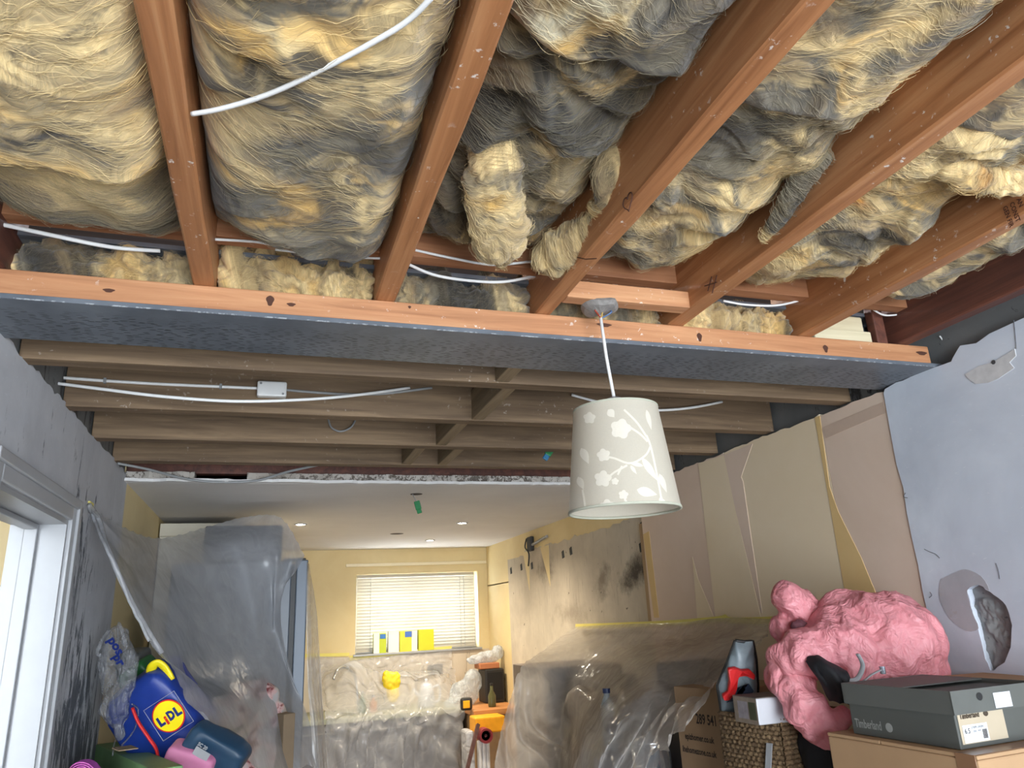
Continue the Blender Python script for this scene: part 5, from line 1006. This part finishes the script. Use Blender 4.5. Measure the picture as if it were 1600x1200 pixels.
red = flat('red_webbing', srgb(204, 32, 34), .5, .1, 30)
rpoly = [(1138, 1046), (1150, 1044), (1160, 1048), (1172, 1047), (1181, 1056), (1180, 1064), (1166, 1057), (1155, 1059), (1152, 1075), (1150, 1085), (1140, 1095), (1132, 1096), (1129, 1088), (1138, 1082), (1140, 1065)]
MB().prism([P(a_, b_, 2.392+.006*math.sin(i_*2.1)) for i_, (a_, b_) in enumerate(rpoly)], FW*.02).build('strap', red, cbg, bevel=.005)
MB().grid(np.array([[P(a_, b_, 2.405) for a_, b_ in row] for row in (((1135, 1098), (1150, 1095)), ((1152, 1075), (1170, 1068)), ((1150, 1115), (1178, 1080)))])).build('pocket', flat('navy_pocket', srgb(28, 40, 60), .6), cbg, smooth=True, fix=False)
# cartons at the right
kk = P(1502, 1172, 1.70); ll = PZ(1334, 1146, kk[2]); sc_ = .315/np.linalg.norm(ll-kk); dS = 1.70*sc_
kS, aS, bS, nS = pbox((1502, 1172), (1334, 1146), dS, .2); topz = kS[2]
def obx(name, mat, par, k0, a0, b0, la, lb_, h0, h1, bev=.003, a_off=0.0, b_off=0.0): return MB().obox(k0+a0*(a_off+la/2)+b0*(b_off+lb_/2)+z*(h0+h1)/2, (a0, b0, z), (la/2, lb_/2, (h1-h0)/2)).build(name, mat, par, bevel=bev)
bc = thing('cardboard_box', kS+aS*.2+bS*.15-z*.45, 'large plain cardboard box under the grey shoe box', 'box'); cm2 = flat('tan_cardboard', srgb(178, 144, 108), .85, .05, 6)
for i_ in range(2): obx('flap', cm2, bc, kS, aS, bS, .175 if i_ else .262, .335, -.010, -.0015, .002, -.06 if not i_ else .205, -.03)
obx('body', cm2, bc, kS, aS, bS, .44, .335, -.50, -.0105, .004, -.06, -.03)
obx('packing_tape', flat('brown_tape', srgb(140, 104, 76), .3, .05), bc, kS, aS, bS, .05, .337, -.14, -.0005, .001, -.055, -.031)
sb = thing('shoe_box', kS+aS*nS/2+bS*.1, 'dark grey shoe box with a lid and beige size label', 'shoe box'); hS = .118
gsb = flat('grey_green_card', srgb(84, 86, 82), .6, .05, 7); obx('base', gsb, sb, kS, aS, bS, nS, .30, 0, hS-.002, .002)
lidm = flat('grey_green_lid', srgb(92, 94, 90), .6, .05, 7)
lw = MB()
for (ao, bo, la, lb_) in ((-.005, -.006, nS+.012, .004), (-.005, .302, nS+.012, .004), (-.007, -.006, .004, .312), (nS+.005, -.006, .004, .312)):
    lw.obox(kS+aS*(ao+la/2)+bS*(bo+lb_/2)+z*(hS-.018), (aS, bS, z), (la/2, lb_/2, .026))
lw.obox(kS+aS*nS*.72+bS*.15+z*(hS+.006), (aS, bS, z), (nS*.28, .153, .0015)); lw.build('lid', lidm, sb)
nF = np.cross(-aS, z); nR = np.cross(bS, z)
grl = flat('pale_grey_print', srgb(150, 152, 148), .6); brn = flat('dark_brown_print', srgb(70, 58, 44), .6)
lettering('Timberland', .030, kS+aS*(nS-.012)+z*.018, -aS, z, grl, sb, bold=.0006, sx=.62)
tc = kS+aS*(nS-.122)+z*.027+nF*.0012; MB().add([tc-aS*.011*math.cos(q_)+z*.011*math.sin(q_) for q_ in np.linspace(0, 6.28, 20, endpoint=False)], [tuple(range(20))]).build('printed_tree', grl, sb, fix=False)
def rface(u, v, l=.0012): return kS+bS*u+z*v+nR*l
def rpanel(name, u0, u1, v0, v1, c, l, par): return MB().add([rface(u, v, l) for u, v in ((u0, v0), (u1, v0), (u1, v1), (u0, v1))], [(0, 1, 2, 3)]).build(name, flat(name+'_%d' % c[0], srgb(*c), .6, .03), par, fix=False)
lab = rpanel('size_label', .008, .165, .010, .080, (186, 172, 148), .0012, sb); rpanel('size_sticker', .016, .100, .012, .050, (222, 226, 230), .002, lab)
lettering('Timberland', .017, rface(.014, .064), bS, z, brn, lab, bold=.0005, sx=.85, lift=.0012); MB().add([rface(.104+.008*math.cos(q_), .069+.006*math.sin(q_), .0024) for q_ in np.linspace(0, 6.28, 16, endpoint=False)], [tuple(range(16))]).build('printed_tree', brn, lab, fix=False)
lettering('6.5', .016, rface(.020, .032, .0022), bS, z, inkb, lab, sx=1.0, lift=.001); lettering('JUNIPR LUNGRO', .007, rface(.045, .041, .0022), bS, z, inkb, lab, sx=.8, lift=.001); lettering('2358    M/M', .006, rface(.048, .033, .0022), bS, z, inkb, lab, sx=.9, lift=.001)
for i_ in range(9): MB().add([rface(.080+i_*.0018+u, v, .0026) for u, v in ((0, .017), (.0008 if i_ % 3 else .0011, .017), (.0008 if i_ % 3 else .0011, .037), (0, .037))], [(0, 1, 2, 3)]).build('barcode_bar', inkb, lab, fix=False)
MB().add([rface(u, v, .0085) for u, v in ((.135, .078), (.195, .078), (.195, .112), (.135, .112))], [(0, 1, 2, 3)]).build('white_sticker', flat('white_sticker', srgb(216, 220, 226), .5, .03), sb, fix=False)
lettering('SAMPLE', .007, rface(.148, .098, .0088), bS, z, inkb, sb, sx=.6) if False else None
MB().add([rface(.088+.010*math.cos(q_), .108+.009*math.sin(q_), .0085) for q_ in np.linspace(0, 6.28, 20, endpoint=False)], [tuple(range(20))]).build('thumb_hole_shade', blk, sb, fix=False)  # black disc on the lid in place of a cut, shaded hole
t, k, a, b, n_, z = carton_box('cardboard_box', 'plain cardboard box against the blue plaster behind the shoe box', 'box', (1630, 1075), (1440, 1058), 1.80, .22, .6, cm2)
# pink bags
def mat_pink():
    k = N('pink_ripstop_nylon'); f = k.noise(k.pos, 22, 6, .62, 1.8); k.col(k.mix(k.ramp(f, [(.3, (0,)*3), (.7, (1,)*3)]), srgb(238, 150, 158), srgb(248, 172, 178))); rd = k.math('ABSOLUTE', k.math('SUBTRACT', k.noise(k.pos, 11, 3, .55, 1.2), .5)); k.set(Roughness=.34); k.bump(k.math('ADD', k.math('MULTIPLY', f, .3), rd), .8, .03)
    tl = k.n('BsdfTranslucent'); tl.inputs[0].default_value = srgb(240, 150, 160); mx = k.n('MixShader'); mx.inputs[0].default_value = .25; k.l(k.b.outputs[0], mx.inputs[1]); k.l(tl.outputs[0], mx.inputs[2]); k.l(mx.outputs[0], k.out.inputs[0]); return k.m
pk = mat_pink()
pb_ = thing('pink_bag', P(1370, 1090, 2.25), 'large crumpled pink nylon bag heaped against the right wall', 'bag')
bagblob('bag_body', None, [E(1385, 1000, 2.30, .165, .16, .145), E(1320, 1005, 2.28, .13, .13, .105), E(1420, 1040, 2.28, .10, .12, .09), E(1265, 1020, 2.26, .10, .10, .075), E(1335, 950, 2.36, .11, .1, .05), E(1225, 1030, 2.27, .05, .07, .06), E(1400, 1075, 2.2, .09, .08, .03), E(1345, 1050, 2.2, .07, .06, .06)], pk, .017, 8, 3, ncell=110, parent=pb_, voxel=.006)
bagblob('bag_neck', None, [E(1250, 950, 2.42, .075, .07, .06), E(1232, 940, 2.42, .045, .06, .05), E(1278, 965, 2.40, .07, .07, .045), E(1222, 985, 2.40, .04, .05, .05), E(1300, 960, 2.38, .07, .06, .04)], pk, .014, 10, 6, ncell=60, parent=pb_, voxel=.006)
bagblob('bag_tail', None, [E(1245, 1075, 2.22, .065, .05, .06), E(1262, 1110, 2.18, .07, .045, .07), E(1285, 1140, 2.15, .055, .04, .055), E(1300, 1158, 2.13, .03, .03, .03), E(1312, 1128, 2.14, .05, .035, .025, ra), E(1215, 1060, 2.26, .04, .05, .055)], pk, .013, 11, 9, ncell=60, parent=pb_, voxel=.006)
bagblob('hollow_shade', None, [E(1250, 978, 2.335, .034, .02, .020), E(1262, 985, 2.33, .025, .02, .015)], flat('hollow_shade_pink', srgb(104, 62, 70), .8), .006, 12, 3, parent=pb_, voxel=.006)  # dark blob standing for the shade in a hollow under the flap
for st_ in (((1340, 1022), (1348, 1040), (1340, 1060), (1326, 1064)), ((1326, 1064), (1345, 1066), (1362, 1054), (1378, 1046))): MB().tube(catmull([P(a_, b_, 2.08) for a_, b_ in st_], 16), .007, 8, flat=.4).build('white_drawstring', white, pb_, smooth=True)
MB().lathe([(.008, -.01), (.008, .01)], P(1379, 1047, 2.08), 12).build('cord_lock', chrome, pb_)
bkc = flat('black_cloth', srgb(22, 22, 26), .75, .1, 20)
gg = surf(np.array([[P(1258, 1033, 2.17), P(1274, 1026, 2.16), P(1290, 1034, 2.15), P(1316, 1048, 2.13)], [P(1272, 1048, 2.13), P(1288, 1042, 2.10), P(1306, 1050, 2.09), P(1326, 1056, 2.09)], [P(1286, 1068, 2.12), P(1302, 1066, 2.085), P(1318, 1072, 2.08), P(1330, 1078, 2.09)], [P(1296, 1092, 2.14), P(1310, 1096, 2.11), P(1322, 1098, 2.10), P(1332, 1100, 2.11)]]), 24, 24)
gi, gj = np.meshgrid(np.linspace(0, 1, 24), np.linspace(0, 1, 24), indexing='ij'); gg = gg+(.006*ridge(3*gj+gi+.5*fbm2(gi*2, gj*2, 2)))[..., None]*(-FW)
MBg = MB(); MBg.grid(gg); og = MBg.build('black_garment', bkc, smooth=True, fix=False); sm_ = og.modifiers.new('thick', 'SOLIDIFY'); sm_.thickness = .006
tag(og, 'black garment poking out between the pink folds', 'clothes')
bagblob('black_backpack', 'black bag low behind the basket and pink tail', [E(1232, 1110, 2.36, .03, .04, .08), E(1300, 1185, 2.2, .08, .05, .10), E(1275, 1165, 2.24, .05, .04, .1)], bkc, .006, 9, 4, 'bag', .01)

# ------------------------------------------------------------------ left: belongings heaped below the sheet
def soft_box(px, py, d, w_, h_, t_, rot, seed, mat, name, label, cat, amp=.012, parent=None, tilt=0.0):
    c = P(px, py, d); u = RT*math.cos(rot)+UP*math.sin(rot); v = -RT*math.sin(rot)+UP*math.cos(rot); n_ = 26; m = MB()
    u2 = np.linspace(-1, 1, n_); Gf = []
    def se(x): return np.sign(x)*np.abs(x)**.34
    for th in np.linspace(-np.pi/2, np.pi/2, 20):
        row = []
        for ph in np.linspace(0, 2*np.pi, 40, endpoint=False):
            x = se(math.cos(th)*math.cos(ph)) if True else 0; y = se(math.cos(th)*math.sin(ph)); zz = se(math.sin(th)); row.append((x*w_/2, y*h_/2, zz*t_/2))
        Gf.append(row)
    Gf = np.array(Gf); G = c+Gf[..., :1]*u+Gf[..., 1:2]*v+Gf[..., 2:]*(-FW); fl = G.reshape(-1, 3); nn = (fl-c); nn /= np.linalg.norm(nn, axis=1)[:, None]+1e-9; fl = fl+nn*(amp*fbm3(fl*7+seed, 3))[:, None]
    m.grid(fl.reshape(G.shape), True); o = m.build(name, mat, parent, smooth=True); return (tag(o, label, cat) if label else o), c, u, v
blue_m = flat('blue_woven_plastic', srgb(24, 52, 132), .4, .15, 9)
sbg = thing('shopping_bag', P(252, 1185, 2.95), 'blue woven shopping bag with a round yellow logo', 'bag')
rt_ = math.radians(33); bb_, c, u, v = soft_box(254, 1118, 2.95, .31, .36, .20, rt_, 3, blue_m, 'body', None, None, .02, sbg)
yel = flat('logo_yellow', srgb(236, 216, 20), .4, .04); redp = flat('logo_red', srgb(200, 30, 30), .4, .04); blp = flat('logo_blue', srgb(20, 40, 110), .4, .04)
lo = c+u*.095+v*.0-FW*.118; L2 = lambda a_, b_, l_: lo+u*a_+v*b_-FW*l_
def lpoly(name, pts, mat, l_): return MB().add([L2(a_, b_, l_) for a_, b_ in pts], [tuple(range(len(pts)))]).build(name, mat, sbg, fix=False)
circ = lambda r_: [(r_*math.cos(q_), r_*math.sin(q_)) for q_ in np.linspace(0, 2*np.pi, 36, endpoint=False)]
lpoly('logo_ring', circ(.064), redp, 0); lpoly('logo_disc', circ(.059), yel, .0015)
MB().tube([L2(a_, b_, .0) for a_, b_ in ((-.07, -.07), (.07, -.07), (.07, .07), (-.07, .07), (-.07, -.07))], .0012, 5).build('logo_square', white, sbg)
lettering('L', .048, L2(-.048, -.018, .002), u, v, blp, sbg, bold=.003); lettering('D', .048, L2(-.004, -.018, .002), u, v, blp, sbg, bold=.003, sx=.8); lettering('L', .048, L2(.028, -.018, .002), u, v, blp, sbg, bold=.003)
lettering('i', .046, L2(-.018, -.024, .003), u, v, redp, sbg, bold=.003)
MB().tube(catmull([P(236, 1058, 2.93), P(238, 1042, 2.9), P(247, 1036, 2.9), P(258, 1044, 2.9), P(268, 1062, 2.9)], 18), .020, 8, flat=.5).build('handle', yel, sbg, smooth=True)
MB().tube(catmull([P(207, 1106, 2.80), P(216, 1128, 2.80), P(232, 1152, 2.80), P(244, 1170, 2.80), P(248, 1190, 2.80)], 18), .012, 8, flat=.5).build('strap', red, sbg, smooth=True)
soft_box(228, 1068, 3.12, .14, .20, .12, .6, 5, flat('green_bag_plastic', srgb(40, 104, 52), .4, .1), 'green_bag', 'green plastic bag wedged behind the blue shopping bag', 'bag')
soft_box(210, 1040, 3.2, .12, .13, .12, .1, 8, flat('smoky_tub', srgb(86, 88, 86), .35, .06), 'round_tub', 'smoky grey round tub behind the hanging clear bag', 'tub', .004)
hb_ = thing('carrier_bag', P(180, 1120, 2.85), 'clear carrier bag with blue print hanging by the left wall', 'bag')
clr2 = mat_sheet('clear_carrier', srgb(176, 178, 182), .28, .8, .3, scale=2.5)
bagblob('bag_film', None, [E(170, 1050, 2.86, .035, .03, .15), E(196, 1052, 2.86, .035, .03, .16), E(180, 1105, 2.84, .06, .035, .08), E(184, 1000, 2.88, .05, .03, .06), E(186, 1140, 2.83, .02, .02, .05)], clr2, .010, 12, 4, parent=hb_, voxel=.007)
for hp in (((180, 1002), (172, 985), (160, 1000), (152, 1020), (158, 1024)), ((185, 1000), (184, 975), (190, 985), (196, 1010)), ((182, 1150), (178, 1165), (176, 1180)), ((206, 1100), (216, 1110), (210, 1140), (190, 1165))): MB().tube(catmull([P(a_, b_, 2.84) for a_, b_ in hp], 14), .008, 6, flat=.3).build('handle', clr2, hb_, smooth=True)
for i_, (px, py, s_) in enumerate(((168, 1000, 'p'), (174, 1008, 'os'), (176, 1026, 'pr'))): lettering(s_, .05, P(px, py, 2.79), RT*.5-UP*.86, UP*.5+RT*.86, blp, hb_, bold=.002)
t, k, a, b, n_, z = carton_box('green_box', 'green topped box at the bottom left by the grey wall', 'box', (238, 1203), (150, 1163), 2.48, .10, .2, flat('sage_green_card', srgb(110, 146, 96), .5))
MB().obox(P(195, 1172, 2.50)+z*.006, (a, b, z), (.05, .03, .0015)).build('open_flap', card_d, t)
mt = thing('rolled_mat', P(128, 1212, 2.4), 'purple pink rolled foam mat seen end on', 'mat'); mm1 = flat('mat_pink', srgb(170, 80, 150), .6); sp_ = [P(128, 1214, 2.4)+(RT*math.cos(q_)+UP*math.sin(q_))*(.010+.0072*q_/ (2*np.pi)*1.0) for q_ in np.linspace(0, 6*2*np.pi, 150)]
ax3 = FW*.75-UP*.66+RT*-.2; ax3 /= np.linalg.norm(ax3); ax1 = np.cross(UP, ax3); ax1 /= np.linalg.norm(ax1); cyl = (ax1, np.cross(ax3, ax1), ax3); MB().lathe([(.054, .0), (.054, .4)], P(128, 1214, 2.404), 32, cyl).build('roll', flat('mat_purple', srgb(120, 52, 116), .6), mt, smooth=True); MB().tube(sp_, .0022, 6).build('spiral_edge', mm1, mt, smooth=True)
soft_box(296, 1196, 2.75, .19, .14, .10, -.35, 9, flat('dusty_pink_cloth', srgb(190, 116, 150), .6, .08), 'pink_pouch', 'dusty pink pouch below the blue shopping bag', 'pouch', .012)
nvb = thing('teal_bag', P(340, 1200, 2.8), 'dark teal bag with a white label by the pink pouch', 'bag'); bb_, c, u, v = soft_box(336, 1172, 2.78, .23, .13, .10, -.55, 12, flat('dark_teal_nylon', srgb(34, 62, 86), .45, .1), 'body', None, None, .022, nvb)
lo2 = c-u*.03+v*.012-FW*.072; MB().add([lo2+u*a_+v*b_ for a_, b_ in ((-.03, -.022), (.03, -.022), (.03, .012), (-.03, .012))], [(0, 1, 2, 3)]).build('label', white, nvb, fix=False)
lettering('SC 20', .02, lo2-u*.03+v*.016, u, v, white, nvb, sx=.8, bold=.0008)
def mat_floral():
    k = N('rose_print_cloth'); f = k.noise(k.pos, 14, 4, .6, .5); k.col(k.ramp(f, [(.45, srgb(170, 166, 166)), (.56, srgb(196, 160, 156)), (.63, srgb(120, 56, 60))])); k.set(Roughness=.5); return k.m
bagblob('floral_bedding', 'pale bedding with dark rose print under the fridge sheet', [E(395, 1085, 3.62, .13, .08, .07), E(415, 1130, 3.6, .10, .08, .12), E(400, 1180, 3.55, .16, .08, .12), E(352, 1112, 3.6, .10, .08, .08)], mat_floral(), .016, 9, 13, 'bedding', .012)
t, k, a, b, n_, z = carton_box('cardboard_box', 'dull brown cardboard box at the foot of the fridge', 'box', (444, 1116), (408, 1112), 3.52, .06, .8, card_d)
